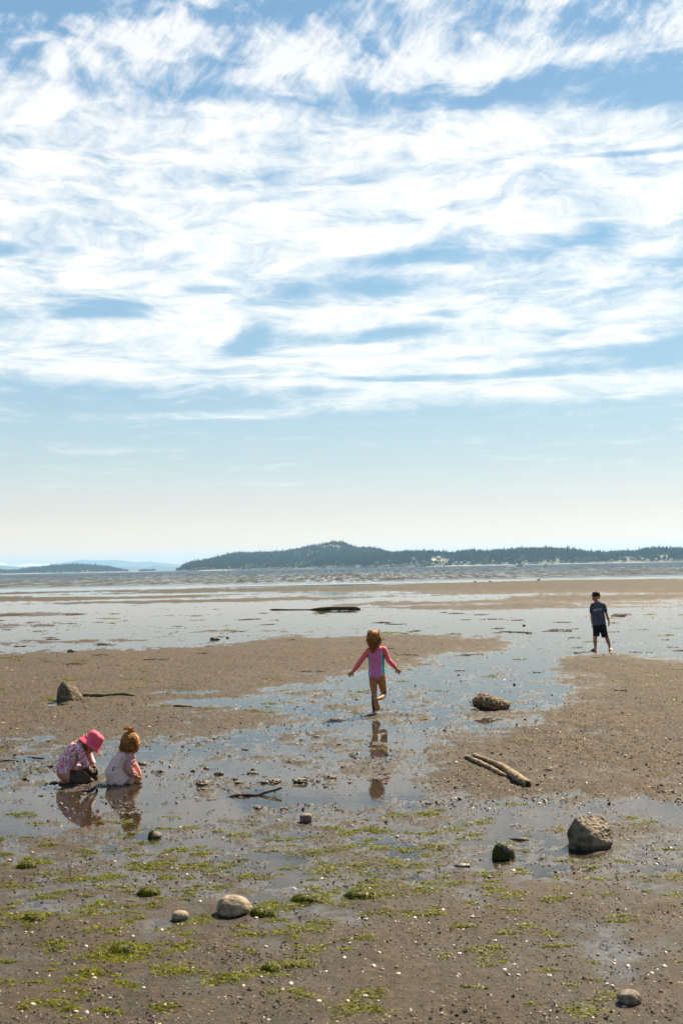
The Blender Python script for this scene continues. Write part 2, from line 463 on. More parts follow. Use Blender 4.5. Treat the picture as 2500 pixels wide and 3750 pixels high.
foam = nz_.smooth(0.66, 0.72) * rough_zone * 0.5
cs = mix(t, foam, cs, (0.6, 0.6, 0.58))
b = principled(t, out, Base_Color=cs, Roughness=0.08, Normal=S(t, nn.outputs[0]))
b.inputs['IOR'].default_value = 1.333
sea = obj('sea', mesh_np('sea', np.stack([SX, SY, SZ], -1).reshape(-1, 3), sq), mat_sea)
tag(sea, 'grey blue choppy sea beyond the flat', None, None, 'structure')

# ------------------------------------------------------------------ hills across the water
def land(name, label, pts, depth, front, back, mat, drop=0.0, step=26.0, seed=1, lump=0.08, shape=0.75):
    """a ridge whose skyline passes through photograph pixels at a given distance, sloping down to the shore"""
    P = [at_depth(px, py, depth) for px, py in pts]
    xs, zs = np.array([p.x for p in P]), np.array([p.z for p in P]) - drop
    n = int((xs[-1] - xs[0]) / step) + 2
    X = np.linspace(xs[0], xs[-1], n)
    def ridge(x):
        return np.maximum(np.interp(x, xs, zs), -2.0)
    s = np.concatenate([np.linspace(0, 1, 22), np.linspace(1.15, 2, 6)])
    def height(x, q):
        up = np.where(q <= 1, np.clip(q, 0, 1) ** shape, np.clip(2 - q, 0, 1))
        h = ridge(x) * up
        return h * (1 + lump * fbm(x / 170.0, q * 3.0, 3, seed) * np.minimum(1, 4 * np.abs(1 - q))) + 0.6 - 3.0 * (q < 0.001)
    def ydist(q, x):
        sh = 60 * fbm(x / 420.0, x * 0, 3, seed + 5)
        return depth + np.where(q <= 1, (q - 1) * front + sh * (1 - np.clip(q, 0, 1)), (q - 1) * back)
    QX = np.repeat(X[None, :], len(s), 0); QQ = np.repeat(s[:, None], n, 1)
    # the farther rows spread so that the outline keeps its bearing
    V = np.stack([QX * (ydist(QQ, QX) / depth) ** 1.0, ydist(QQ, QX), height(QX, QQ)], -1)
    i = np.arange(QX.size).reshape(QX.shape)
    q = np.stack([i[:-1, :-1], i[:-1, 1:], i[1:, 1:], i[1:, :-1]], -1).reshape(-1, 4)
    o = obj(name, mesh_np(name, V.reshape(-1, 3), q), mat)
    tag(o, label, None, None, 'structure')
    def place(x, q):
        return np.stack([x * ydist(q, x) / depth, ydist(q, x), height(x, q)], -1)
    return o, xs, place, ridge

mat_hill = simple_mat('hill_ground', (0.075, 0.075, 0.045), 0.9, 0.4, 0.02, 0.0)
mat_far = simple_mat('far_hill', (0.045, 0.06, 0.05), 0.95, 0.15, 0.004, 0.0)
mat_snow = simple_mat('snow', (0.80, 0.79, 0.78), 0.8, 0.08, 0.002, 0.0)

land('snowy_range', 'faint snowy peaks low on the horizon', [(-260, 2068), (-120, 2060), (-40, 2063), (0, 2060), (18, 2061), (28, 2069), (60, 2072), (90, 2066), (120, 2064), (160, 2066), (185, 2067), (215, 2070), (250, 2076)], 23000, 900, 300, mat_snow, seed=4)
land('far_mountains', 'pale blue mountain ridge farthest away', [(120, 2084), (165, 2072), (204, 2064), (253, 2057.5), (302, 2050), (359, 2052.6), (416, 2050.6), (461, 2053.5), (502, 2058.8), (559, 2056), (592, 2060.8), (640, 2065), (720, 2074), (800, 2086)], 19000, 1500, 600, mat_far, step=60, seed=6)
land('middle_hills', 'low blue hills in front of the pale mountain ridge', [(408, 2096), (428, 2081), (453, 2075), (482, 2073), (514, 2077), (545, 2081), (559, 2071), (571, 2069), (604, 2073), (640, 2075), (690, 2080), (760, 2092)], 11500, 900, 500, mat_far, step=40, seed=8)
land('west_hills', 'low blue hills beyond the forested island', [(-420, 2072), (-220, 2066), (-80, 2071), (0, 2070), (33, 2072), (82, 2077), (110, 2074), (135, 2075), (170, 2086), (215, 2097)], 11500, 900, 500, mat_far, step=40, seed=9)
isle = land('forested_island', 'low dark forested island by the left shore', [(-420, 2092), (-200, 2082), (-60, 2088), (0, 2085), (61, 2084.5), (102, 2081), (135, 2077), (171, 2073), (212, 2069), (278, 2066), (339, 2068), (388, 2074), (441, 2078), (473, 2083), (486, 2085), (510, 2082), (563, 2080), (590, 2084), (601, 2094)], 5300, 420, 300, mat_hill, drop=13, seed=12)
hill = land('forested_hill', 'broad forested hill rising in the middle across the water', [(622, 2096), (641, 2082), (682, 2065), (735, 2054), (784, 2044), (845, 2027), (878, 2023), (927, 2025), (967, 2023), (1008, 2021), (1049, 2018), (1102, 2007), (1147, 1997), (1188, 1991), (1216, 1984), (1257, 1985), (1282, 1997), (1306, 2006), (1347, 2003), (1380, 2009), (1412, 2019), (1437, 2025), (1500, 2040), (1560, 2060)], 4000, 780, 400, mat_hill, drop=9, seed=15, shape=0.85)
coast = land('wooded_coast', 'long low wooded coast running to the right across the water', [(1020, 2096), (1060, 2078), (1140, 2058), (1200, 2044), (1290, 2034), (1384, 2027), (1437, 2025), (1486, 2020), (1539, 2021), (1584, 2019), (1624, 2024), (1649, 2027), (1690, 2020), (1722, 2016), (1788, 2019), (1820, 2016), (1907, 2010), (1959, 2009), (2011, 2008), (2063, 2011), (2124, 2016), (2167, 2023), (2223, 2023), (2280, 2020), (2327, 2020), (2362, 2009), (2397, 2006), (2500, 2010), (2660, 2004), (2900, 2010)], 3350, 430, 350, mat_hill, drop=9, seed=18, shape=0.6)

m, t, out = new_mat('forest'); mat_forest = m
principled(t, out, Base_Color=attr_color(t, 'tint'), Roughness=0.9).inputs['Specular IOR Level'].default_value = 0.15

def forest(name, label, lnd, n, tall, clear=(), light=0.10, seed=3, qmin=0.015):
    """conifers and a few broad-leaved trees over a hill, each tree its own small crown"""
    _, xs, place, ridge = lnd
    g = np.random.default_rng(seed)
    x = g.uniform(xs[0], xs[-1], n); q = g.uniform(qmin, 1.06, n)
    keep = np.ones(n, bool)
    dens = fbm(x / 60.0, q * 9.0, 3, seed + 2)
    keep &= dens > -0.36
    for cx, cq, rx, rq in clear:
        keep &= ((x - cx) / rx) ** 2 + ((q - cq) / rq) ** 2 > 1
    keep &= ridge(x) > 2
    x, q = x[keep], q[keep]; n = len(x)
    B = place(x, q)
    broad = g.random(n) < light * np.where(q < 0.16, 2.6, 1.0) * np.where(fbm(x / 90.0, q * 6, 2, seed + 9) > 0.05, 1.8, 0.25)
    h = g.uniform(tall * 0.62, tall * 1.1, n) * np.where(g.random(n) < 0.05, 1.35, 1.0) * np.where(broad, 0.62, 1.0) * np.clip(ridge(x) / 14.0, 0.5, 1.0)
    w = np.where(broad, h * g.uniform(0.35, 0.5, n), h * g.uniform(0.15, 0.24, n))
    k = 5
    ang = np.arange(k) / k * 2 * np.pi
    a = ang[None, :] + g.uniform(0, 6.28, (n, 1))
    jit = g.uniform(0.75, 1.2, (n, k))
    low = B[:, None, :] + np.stack([np.cos(a) * w[:, None] * jit, np.sin(a) * w[:, None] * jit, (0.10 + 0.1 * jit) * h[:, None] * np.ones((1, k))], -1)
    hi_w = np.where(broad, 0.85, 0.45)[:, None] * w[:, None]
    hig = B[:, None, :] + np.stack([np.cos(a + .6) * hi_w * jit[:, ::-1], np.sin(a + .6) * hi_w * jit[:, ::-1], h[:, None] * (0.52 + 0.12 * jit)], -1)
    top = B + np.stack([g.normal(0, .3, n), g.normal(0, .3, n), h], -1)
    V = np.concatenate([low, hig, top[:, None, :]], 1).reshape(-1, 3)
    base = np.arange(n)[:, None] * (2 * k + 1)
    T_ = []
    for i in range(k):
        j = (i + 1) % k
        T_ += [np.concatenate([base + i, base + j, base + k + j], 1), np.concatenate([base + i, base + k + j, base + k + i], 1),
               np.concatenate([base + k + i, base + k + j, base + 2 * k], 1)]
    F = np.concatenate(T_, 0)
    dark = np.stack([g.uniform(.012, .034, n), g.uniform(.022, .048, n), g.uniform(.012, .026, n)], -1)
    pale = np.stack([g.uniform(.06, .14, n), g.uniform(.075, .13, n), g.uniform(.025, .05, n)], -1)
    c = np.where(broad[:, None], pale, dark)
    c = np.repeat(c[:, None, :], 2 * k + 1, 1).reshape(-1, 3)
    o = obj(name, mesh_np(name, V, F, False, {'tint': c}), mat_forest)
    return tag(o, label, 'forest', None, 'stuff')

forest('island_forest', 'dark conifers covering the low island at left', isle, 6500, 19, seed=31, light=0.06)
def hx(px): return at_depth(px, 2040, 4000).x
def cx_(px): return at_depth(px, 2040, 3350).x
forest('hill_forest', 'conifers and pale broad-leaved trees over the broad hill', hill, 12500, 15, clear=[(hx(1150), .62, 34, .05), (hx(1205), .83, 40, .08), (hx(1235), .74, 36, .07), (hx(805), .72, 26, .05), (hx(1105), .72, 34, .05), (hx(1180), .93, 30, .03)], seed=33, light=0.13)
forest('coast_forest', 'dark conifers along the low wooded coast', coast, 13500, 15, clear=[(cx_(1620), .24, 40, .2), (cx_(1600), .45, 16, .1), (cx_(1437), .42, 10, .1), (cx_(1520), .2, 10, .1), (cx_(2430), .2, 22, .14), (cx_(2300), .2, 45, .12)], seed=35, light=0.11)

# pale strips of beach and bluff along the far shores
mat_sand = simple_mat('far_sand', (0.27, 0.235, 0.19), 0.9, 0.15, 0.05, 0.0)
def beach(px0, px1, depth, name, label, hgt=2.2):
    n = 40
    xs = np.linspace(at_depth(px0, 2090, depth).x, at_depth(px1, 2090, depth).x, n)
    V, F = [], []
    for i, x in enumerate(xs):
        e = math.sin(math.pi * i / (n - 1)) ** 0.4
        w = 1 + 0.5 * math.sin(i * 1.7) * math.sin(i * 0.6)
        V += [(x, depth - 16, -0.4), (x, depth - 6, 0.55 * hgt * e * w), (x, depth + 30, hgt * e * w)]
    for i in range(n - 1):
        for j in range(2): F.append((3 * i + j, 3 * i + 3 + j, 3 * i + 4 + j, 3 * i + 1 + j))
    return tag(obj(name, mesh_np(name, V, F), mat_sand), label, None, None, 'structure')
beach(-60, 200, 4820, 'island_beach', 'pale beach at the foot of the forested island', 2.8)
beach(190, 600, 4815, 'island_beach', 'thin pale shore strip below the island trees', 1.9)
beach(720, 860, 3190, 'hill_beach', 'pale beach at the foot of the broad hill', 2.2)
beach(1190, 1330, 3120, 'hill_beach', 'pale rocky shore under the middle of the hill', 1.6)
beach(1560, 1900, 2880, 'coast_beach', 'pale shore strip under the clearing on the coast', 1.7)
beach(1880, 2520, 2880, 'coast_beach', 'thin pale shore along the coast at right', 1.3)

# ------------------------------------------------------------------ the air between
m, t, out = new_mat('haze')
pv = t.nodes.new('ShaderNodeVolumePrincipled')
pv.inputs['Color'].default_value = (0.38, 0.68, 1.0, 1); pv.inputs['Density'].default_value = 7.0e-5
pv.inputs['Anisotropy'].default_value = 0.2
t.links.new(pv.outputs[0], out.inputs['Volume'])
hv = [(x, y, z) for z in (-6.0, 252.0) for y in (-120.0, 24200.0) for x in (-19000.0, 19000.0)]
hf = [(0, 2, 3, 1), (4, 5, 7, 6), (0, 1, 5, 4), (2, 6, 7, 3), (0, 4, 6, 2), (1, 3, 7, 5)]
haze = obj('haze', mesh_np('haze', hv, hf, False), m)
tag(haze, 'thin pale spring haze over the water', None, None, 'stuff')
# ------------------------------------------------------------------ shapes for the objects
from mathutils import noise as mnoise
from mathutils.bvhtree import BVHTree

def icos(sub=1):
    bm = bmesh.new(); bmesh.ops.create_icosphere(bm, subdivisions=sub, radius=1.0)
    V = np.array([v.co[:] for v in bm.verts]); F = np.array([[v.index for v in f.verts] for f in bm.faces]); bm.free()
    return V, F

def bm_mesh(name, bm, smooth=True):
    me = bpy.data.meshes.new(name); bm.to_mesh(me); bm.free()
    if smooth: me.polygons.foreach_set('use_smooth', np.ones(len(me.polygons), bool))
    return me

def scatter(name, bV, bF, pos, scl, rot, tint, mat, tilt=0.5, jit=0.25, smooth=False, seed=1):
    """many small copies of one shape as one mesh"""
    g = np.random.default_rng(seed); n, m_ = len(pos), len(bV)
    V = np.repeat(bV[None], n, 0) * (1 + g.normal(0, jit, (n, m_, 1)))
    V = V * scl[:, None, :]
    ax, ay = g.normal(0, tilt, n), g.normal(0, tilt, n)
    for a, (i, j) in ((ax, (1, 2)), (ay, (0, 2)), (rot, (0, 1))):
        c, s_ = np.cos(a)[:, None], np.sin(a)[:, None]
        p, q = V[:, :, i].copy(), V[:, :, j].copy()
        V[:, :, i] = p * c - q * s_; V[:, :, j] = p * s_ + q * c
    V += pos[:, None, :]
    F = (bF[None] + (np.arange(n) * m_)[:, None, None]).reshape(-1, bF.shape[1])
    me = mesh_np(name, V.reshape(-1, 3), F, smooth, {'tint': np.repeat(tint, m_, 0)})
    return obj(name, me, mat)

def rock_mesh(name, pts=None, size=None, sub=4, seed=0, rough=0.05, grain=0.012, power=2.6, bevel=0.006, cuts=4):
    """a stone: the hull of given corner points, or a rounded block of a given size, worn and pitted"""
    bm = bmesh.new()
    if pts is not None:
        for p in pts: bm.verts.new(p)
        bmesh.ops.convex_hull(bm, input=bm.verts)
        bmesh.ops.delete(bm, geom=[v for v in bm.verts if not v.link_faces], context='VERTS')
        bmesh.ops.bevel(bm, geom=list(bm.edges), offset=bevel, segments=1, affect='EDGES', profile=0.6)
        bmesh.ops.triangulate(bm, faces=bm.faces)
        L = max(e.calc_length() for e in bm.edges)
        tgt = L / (2.0 ** sub)
        for _ in range(sub + 2):
            lo = [e for e in bm.edges if e.calc_length() > tgt]
            if not lo: break
            bmesh.ops.subdivide_edges(bm, edges=lo, cuts=1); bmesh.ops.triangulate(bm, faces=bm.faces)
    else:
        bmesh.ops.create_icosphere(bm, subdivisions=sub, radius=1.0)
        g = np.random.default_rng(seed)
        planes = [Vector(g.normal(0, 1, 3)).normalized() for _ in range(cuts)]
        for v in bm.verts:
            c = v.co.normalized()
            k = (abs(c.x) ** power + abs(c.y) ** power + abs(c.z) ** power) ** (-1.0 / power)
            c = c * k
            for pl in planes:
                d = c.dot(pl) - 0.78
                if d > 0: c = c - pl * d * 0.85
            v.co = Vector((c.x * size[0], c.y * size[1], c.z * size[2] + size[2] * 0.72))
    bm.normal_update()
    ext = max(max(abs(v.co.x) for v in bm.verts), 0.02)
    off = Vector((seed * 3.1, seed * 1.7, seed * 0.9))
    mv = [(v, v.normal.copy()) for v in bm.verts]
    for v, nrm_ in mv:
        p = v.co / ext
        d = mnoise.fractal(p * 1.6 + off, 0.9, 2.1, 4) * rough + mnoise.fractal(p * 9.0 + off, 0.8, 2.2, 3) * grain
        v.co += nrm_ * d * ext
    return bm_mesh(name, bm)

def tube_bm(bm, P, Rr, seg=10, caps=True, seed=0, rough=0.0, flat=1.0):
    """a tapered limb along points, added to a bmesh"""
    P = [Vector(p) for p in P]; rings = []
    up = Vector((0.03, 0.02, 1))
    for i, p in enumerate(P):
        d = (P[min(i + 1, len(P) - 1)] - P[max(i - 1, 0)]).normalized()
        s_ = d.cross(up)
        if s_.length < 0.05: s_ = d.cross(Vector((1, 0, 0)))
        s_.normalize(); u = s_.cross(d)
        ring = []
        for k in range(seg):
            a = 2 * math.pi * k / seg
            r = Rr[i]
            if rough: r *= 1 + rough * mnoise.noise(p * 14 + Vector((math.cos(a), math.sin(a), seed)) * 1.3) + 0.5 * rough * mnoise.noise(p * 45 + Vector((math.cos(a), math.sin(a), seed)) * 3)
            ring.append(bm.verts.new(p + s_ * math.cos(a) * r + u * math.sin(a) * r * flat))
        rings.append(ring)
    for i in range(len(rings) - 1):
        for k in range(seg):
            bm.faces.new((rings[i][k], rings[i][(k + 1) % seg], rings[i + 1][(k + 1) % seg], rings[i + 1][k]))
    if caps:
        bm.faces.new(rings[0][::-1]); bm.faces.new(rings[-1])
    return rings

def smooth_path(P, n):
    """Catmull-Rom through points (any number of columns)"""
    P = np.asarray(P, float); m_ = len(P)
    Q = np.vstack([2 * P[0] - P[1], P, 2 * P[-1] - P[-2]])
    o = []
    for u in np.linspace(0, m_ - 1, n):
        i = min(int(u), m_ - 2); f = u - i
        a, b, c, d = Q[i], Q[i + 1], Q[i + 2], Q[i + 3]
        o.append(0.5 * (2 * b + (c - a) * f + (2 * a - 5 * b + 4 * c - d) * f * f + (3 * b - a - 3 * c + d) * f ** 3))
    return np.array(o)

def on_flat(px, py, lift=0.0):
    p = at(px, py); z = max(ground_z(p.x, p.y), -0.012)
    return Vector((p.x, p.y, z + lift))

# ------------------------------------------------------------------ materials of stones, wood and weed
def stone_mat(name, base, pale, spots, foot_h=0.03, rough=0.75, scale=30):
    m, t, out = new_mat(name); co = coords(t)
    a = noise(t, co, scale, 8, 0.65); b2 = noise(t, co, scale * 0.25, 4, 0.6); v = voronoi(t, co, scale * 3.2)
    c = mix(t, (a * 0.5 + b2 * 0.5).smooth(0.36, 0.64), base, pale)
    c = mix(t, noise(t, co, scale * 2.3, 4, 0.6).smooth(0.56, 0.66) * 0.8, c, spots)
    c = mix(t, (1.0 - split(t, co)[2].smooth(foot_h * 0.4, foot_h)) * 0.6, c, tuple(x * 0.35 for x in base))  # colour darkens towards the foot of the stone
    principled(t, out, Base_Color=c, Roughness=rough, Normal=bump(t, a * 0.6 + v * 0.35, 0.7, 0.006))
    return m
mat_boulder = stone_mat('lichened_stone', (0.022, 0.017, 0.012), (0.27, 0.205, 0.130), (0.25, 0.115, 0.022), 0.05, 0.8, 17)
mat_cone = stone_mat('mossy_stone', (0.040, 0.025, 0.010), (0.20, 0.130, 0.062), (0.085, 0.070, 0.014), 0.06, 0.8, 22)
mat_barn = stone_mat('barnacled_stone', (0.048, 0.028, 0.010), (0.25, 0.16, 0.065), (0.42, 0.34, 0.24), 0.04, 0.85, 34)
mat_pale = stone_mat('pale_stone', (0.135, 0.096, 0.060), (0.34, 0.255, 0.165), (0.070, 0.048, 0.032), 0.035, 0.7, 36)
mat_grey = stone_mat('grey_stone', (0.075, 0.055, 0.036), (0.22, 0.16, 0.105), (0.055, 0.042, 0.032), 0.03, 0.7, 50)
mat_darkst = stone_mat('dark_stone', (0.045, 0.035, 0.028), (0.13, 0.10, 0.08), (0.20, 0.16, 0.12), 0.02, 0.5, 60)
mat_clod = stone_mat('mud_clod', (0.022, 0.016, 0.011), (0.085, 0.060, 0.040), (0.20, 0.16, 0.12), 0.02, 0.42, 60)

def wood_mat(name, a, b2, moss=0.0, rough=0.75):
    m, t, out = new_mat(name); co = coords(t)
    n1 = noise(t, co, 40, 7, 0.65); n2 = noise(t, co, 9, 4, 0.6)
    c = mix(t, (n1 * 0.55 + n2 * 0.45).smooth(0.36, 0.64), a, b2)
    if moss: c = mix(t, noise(t, co, 16, 5, 0.65).smooth(0.60 - 0.2 * moss, 0.70 - 0.2 * moss), c, (0.13, 0.125, 0.018))
    principled(t, out, Base_Color=c, Roughness=rough, Normal=bump(t, n1, 0.7, 0.006))
    return m
mat_drift = wood_mat('driftwood', (0.040, 0.024, 0.010), (0.270, 0.175, 0.088))
mat_dkwood = wood_mat('wet_wood', (0.022, 0.015, 0.010), (0.075, 0.050, 0.032))
mat_mosswood = wood_mat('mossy_wood', (0.030, 0.022, 0.012), (0.085, 0.060, 0.032), 0.75)
mat_hole = simple_mat('rotten_heart', (0.02, 0.013, 0.009), 0.9, 0.3)

m, t, out = new_mat('seaweed'); mat_weed = m
wc = attr_color(t, 'tint')
pb = principled(t, None, Base_Color=wc, Roughness=0.5); pb.inputs['Specular IOR Level'].default_value = 0.25
tl = t.nodes.new('ShaderNodeBsdfTranslucent'); setin(t, tl.inputs['Color'], wc)
mx = t.nodes.new('ShaderNodeMixShader'); mx.inputs[0].default_value = 0.42
t.links.new(pb.outputs[0], mx.inputs[1]); t.links.new(tl.outputs[0], mx.inputs[2]); t.links.new(mx.outputs[0], out.inputs[0])
m, t, out = new_mat('crumb'); mat_crumb = m
principled(t, out, Base_Color=attr_color(t, 'tint'), Roughness=0.55, Normal=bump(t, noise(t, coords(t), 160, 3, 0.6), 0.5, 0.003)).inputs['Specular IOR Level'].default_value = 0.3
m, t, out = new_mat('shell'); mat_shell = m
co = coords(t)
principled(t, out, Base_Color=mix(t, noise(t, co, 220, 4, 0.6).smooth(0.4, 0.7), (0.54, 0.47, 0.39), (0.36, 0.27, 0.18)), Roughness=0.4)
mat_shell_warm = simple_mat('shell_ochre', (0.52, 0.34, 0.15), 0.42, 0.3, 200, 0.2)
mat_shell_dark = simple_mat('shell_slate', (0.06, 0.055, 0.065), 0.35, 0.3, 200, 0.2)

# ------------------------------------------------------------------ blades of weed
def blades(P, length, width, rise, ang, tint, g, droop=None):
    """curved flat blades: three cross rows each; returns vertices, quads, colours"""
    n = len(P); u = np.array([0, 0.5, 1.0])
    dx, dy = np.cos(ang), np.sin(ang)
    bend = g.normal(0, 0.5, n)
    V = np.zeros((n, 3, 2, 3))
    for k, uu in enumerate(u):
        a = ang + bend * uu
        cx = P[:, 0] + np.cos(a) * length * (uu - 0.5); cy = P[:, 1] + np.sin(a) * length * (uu - 0.5)
        cz = P[:, 2] + rise * (1 - (2 * uu - 1) ** 2) + g.normal(0, 0.0012, n)
        w = width * (0.35, 1.0, 0.3)[k] * 0.5
        tw = g.normal(0, 0.45, n)
        for s_, sg in ((0, -1), (1, 1)):
            V[:, k, s_, 0] = cx - np.sin(a) * w * sg; V[:, k, s_, 1] = cy + np.cos(a) * w * sg
            V[:, k, s_, 2] = cz + w * sg * tw
    b0 = (np.arange(n) * 6)[:, None]
    F = np.concatenate([np.concatenate([b0 + 2 * k, b0 + 2 * k + 1, b0 + 2 * k + 3, b0 + 2 * k + 2], 1) for k in range(2)], 0)
    return V.reshape(-1, 3), F, np.repeat(tint, 6, 0)

def weed_tint(g, n, dark=0.0):
    f = np.clip(g.beta(1.35, 2.0, n) - dark, 0, 1)[:, None]
    c = np.array([0.040, 0.056, 0.003]) * (1 - f) + np.array([0.33, 0.33, 0.006]) * f
    br = (g.random(n) < 0.08)[:, None]
    return np.where(br, np.array([0.11, 0.06, 0.02]), c) * g.uniform(0.8, 1.15, (n, 1))

g = np.random.default_rng(21)
patches = []   # x, y, half length, half width, blade count, height
K = 2500 / 1568.0
def patch(dx, dy, w, hgt=0.012, dens=1.0, flat=0.6):
    p = at(dx * K, dy * K); sc = p.y / (FPX / K)
    patches.append((p.x, p.y, w * sc, w * sc * flat * 1.0, int(np.clip(5200 * (w * sc) ** 1.4 * dens, 14, 900)), hgt))
for a_ in [(345, 2052, 34, .035), (830, 2064, 55, .022), (700, 2070, 48, .03), (660, 2078, 60, .014), (600, 2096, 30, .03), (262, 2192, 52, .035), (300, 2200, 60, .014), (655, 2226, 52, .026), (610, 2232, 40, .016),
           (1095, 2194, 58, .018), (85, 2112, 46, .022), (30, 2108, 40, .018), (130, 2312, 40, .016), (60, 2322, 56, .012), (820, 1946, 38, .014), (870, 1950, 46, .012), (570, 1918, 34, .012), (700, 1962, 52, .012),
           (985, 1872, 40, .010), (60, 1992, 34, .022), (235, 2082, 44, .012), (420, 1952, 44, .014), (460, 1962, 34, .014), (255, 2012, 60, .012), (1280, 2178, 36, .010), (1190, 2004, 34, .010), (1070, 2136, 46, .012), (1215, 2134, 36, .010),
           (960, 2042, 36, .012), (1030, 2030, 42, .010), (880, 1990, 60, .010), (760, 1998, 60, .010), (560, 2010, 40, .010), (480, 1990, 56, .012), (330, 1990, 60, .010), (1370, 2022, 30, .008), (1465, 1882, 60, .008), (905, 1872, 30, .010),
           (1160, 1846, 26, .008), (640, 1932, 34, .010), (1005, 1950, 44, .010), (1150, 2060, 40, .010), (500, 2250, 70, .010), (380, 2238, 50, .010), (210, 2258, 60, .010), (830, 2160, 40, .010), (700, 2140, 46, .008), (1000, 2106, 40, .008),
           (880, 1908, 40, .010), (990, 1912, 34, .010), (1055, 1905, 34, .010), (1100, 1890, 30, .009), (760, 1905, 26, .010), (300, 1890, 26, .009), (45, 1870, 30, .008), (450, 2120, 40, .008), (800, 2330, 50, .010), (1330, 2330, 40, .008), (860, 2290, 40, .008)]:
    patch(*a_)
for _ in range(860):        # the smaller patches in between, thicker in the weedy belt
    dy = g.uniform(1860, 2345); dx = g.uniform(-120, 1690)
    d = 0.9 * math.exp(-((dy - 1985) / 95) ** 2) * (1.0 if dx < 1000 else 0.42) + 0.55 * math.exp(-((dy - 2190) / 130) ** 2 - ((dx - 160) / 380) ** 2) + 0.07
    if g.random() < d: patch(dx, dy, g.uniform(8, 36) * (0.7 + 0.6 * (dy - 1860) / 400), g.uniform(.004, .012), 0.9, g.uniform(.3, .9))
for _ in range(170):        # thin scraps on the farther mud
    dy = 1310 + 1.0 / g.uniform(1 / 540.0, 1 / 95.0); dx = g.uniform(-150, 1700)
    patch(dx, dy, g.uniform(6, 22), 0.012, 0.30, g.uniform(.4, 1.2))
VV, FF, CC, nv_ = [], [], [], 0
for (x, y, lx, ly, n, hgt) in patches:
    nb_ = int(g.integers(3, 8)); bx, by_, bs = g.normal(0, .62, nb_), g.normal(0, .62, nb_), g.uniform(.12, .42, nb_)
    w_ = g.choice(nb_, n, p=bs / bs.sum())
    px, py = (bx[w_] + g.normal(0, 1, n) * bs[w_]) * lx, (by_[w_] + g.normal(0, 1, n) * bs[w_]) * ly
    slant = g.uniform(-0.25, 0.25); py = py + px * slant * 0.3
    X, Y = x + px, y + py
    gz = np.maximum(flat_height(X, Y), -0.002)
    e = np.exp(-((px / lx) ** 2 + (py / ly) ** 2) * 2.2)
    s_ = max(1.0, y / 8.0)
    wt = weed_tint(g, n) if y < 20 or g.random() < .3 else np.tile([.060, .045, .025], (n, 1)) * g.uniform(.6, 1.5, (n, 1))
    P = np.stack([X, Y, gz + 0.001 + e * hgt * 0.45 * g.random(n)], -1)
    v, f, c = blades(P, g.uniform(.010, .036, n) * s_, g.uniform(.0025, .0065, n) * s_, g.uniform(.2, 1.0, n) * hgt * 0.5, g.normal(0, 0.6, n), wt, g)
    VV.append(v); FF.append(f + nv_); CC.append(c); nv_ += len(v)
alg = obj('seaweed_patches', mesh_np('seaweed_patches', np.vstack(VV), np.vstack(FF), True, {'tint': np.vstack(CC)}), mat_weed)
tag(alg, 'yellow green seaweed lying in flat ragged patches on the mud', 'seaweed', None, 'stuff')

# ------------------------------------------------------------------ crumbs of mud and gravel, broken shell
def screen_even(n, y0, y1, g, spread=0.40):
    y = 1.0 / g.uniform(1 / y1, 1 / y0, n)
    return g.uniform(-spread, spread, n) * (y + 0.6), y
bV, bF = icos(1)
oV = np.array([(1, 0, 0), (-1, 0, 0), (0, 1, 0), (0, -1, 0), (0, 0, 1), (0, 0, -1)], float)
oF = np.array([(0, 2, 4), (2, 1, 4), (1, 3, 4), (3, 0, 4), (2, 0, 5), (1, 2, 5), (3, 1, 5), (0, 3, 5)])
def crumbs(n, y0, y1, s0, s1, seed, name, label, base, shape=0, pale=0.05, clus=0.0, above=-0.001, flat=0.6):
    g = np.random.default_rng(seed)
    x, y = screen_even(n, y0, y1, g)
    c1 = fbm(x * 1.1, y * 0.9, 3, seed) + 0.55 * fbm(x * 4.0, y * 4.0, 2, seed + 3)
    z = flat_height(x, y)
    keep = (c1 > clus + g.normal(0, 0.16, n)) & (z > above)
    x, y, z = x[keep], y[keep], z[keep]; k = len(x)
    s_ = (s0 + (s1 - s0) * g.beta(1.1, 4.0, k))
    scl = np.stack([s_ * g.uniform(.8, 1.6, k), s_ * g.uniform(.7, 1.2, k), s_ * g.uniform(.5, 1.0, k) * flat / 0.6], -1)
    pos = np.stack([x, y, z + scl[:, 2] * 0.35], -1)
    f = g.random((k, 1))
    col = np.array(base[0]) * (1 - f) + np.array(base[1]) * f
    pl = (g.random(k) < pale)[:, None]
    col = np.where(pl, np.array([0.42, 0.33, 0.24]) * g.uniform(.6, 1.3, (k, 1)), col)
    V, F = (bV, bF) if shape == 0 else (oV, oF)
    o = scatter(name, V, F, pos, scl, g.uniform(0, 6.28, k), col, mat_crumb, 0.4, 0.22, False, seed)
    return tag(o, label, 'gravel', None, 'stuff')
crumbs(26000, 4.0, 8.5, .0022, .011, 101, 'mud_crumbs', 'dark crumbs of mud and grit over the near flat', ((.022, .016, .011), (.11, .083, .058)), 0, .10, .06)
crumbs(27000, 7.0, 26.0, .003, .015, 102, 'mud_crumbs', 'dark crumbs of mud on the banks and pools farther out', ((.036, .026, .017), (.115, .084, .054)), 1, .015, .04, -.004, .42)
crumbs(16000, 9.0, 70.0, .006, .030, 103, 'mud_crumbs', 'dark specks of mud far out on the flat', ((.028, .020, .013), (.10, .073, .048)), 1, .012, .02, -.007, .36)
crumbs(30000, 4.0, 12.0, .002, .008, 104, 'gravel', 'fine mixed gravel with pale bits in drifts', ((.035, .027, .020), (.20, .155, .11)), 1, .22, .12)

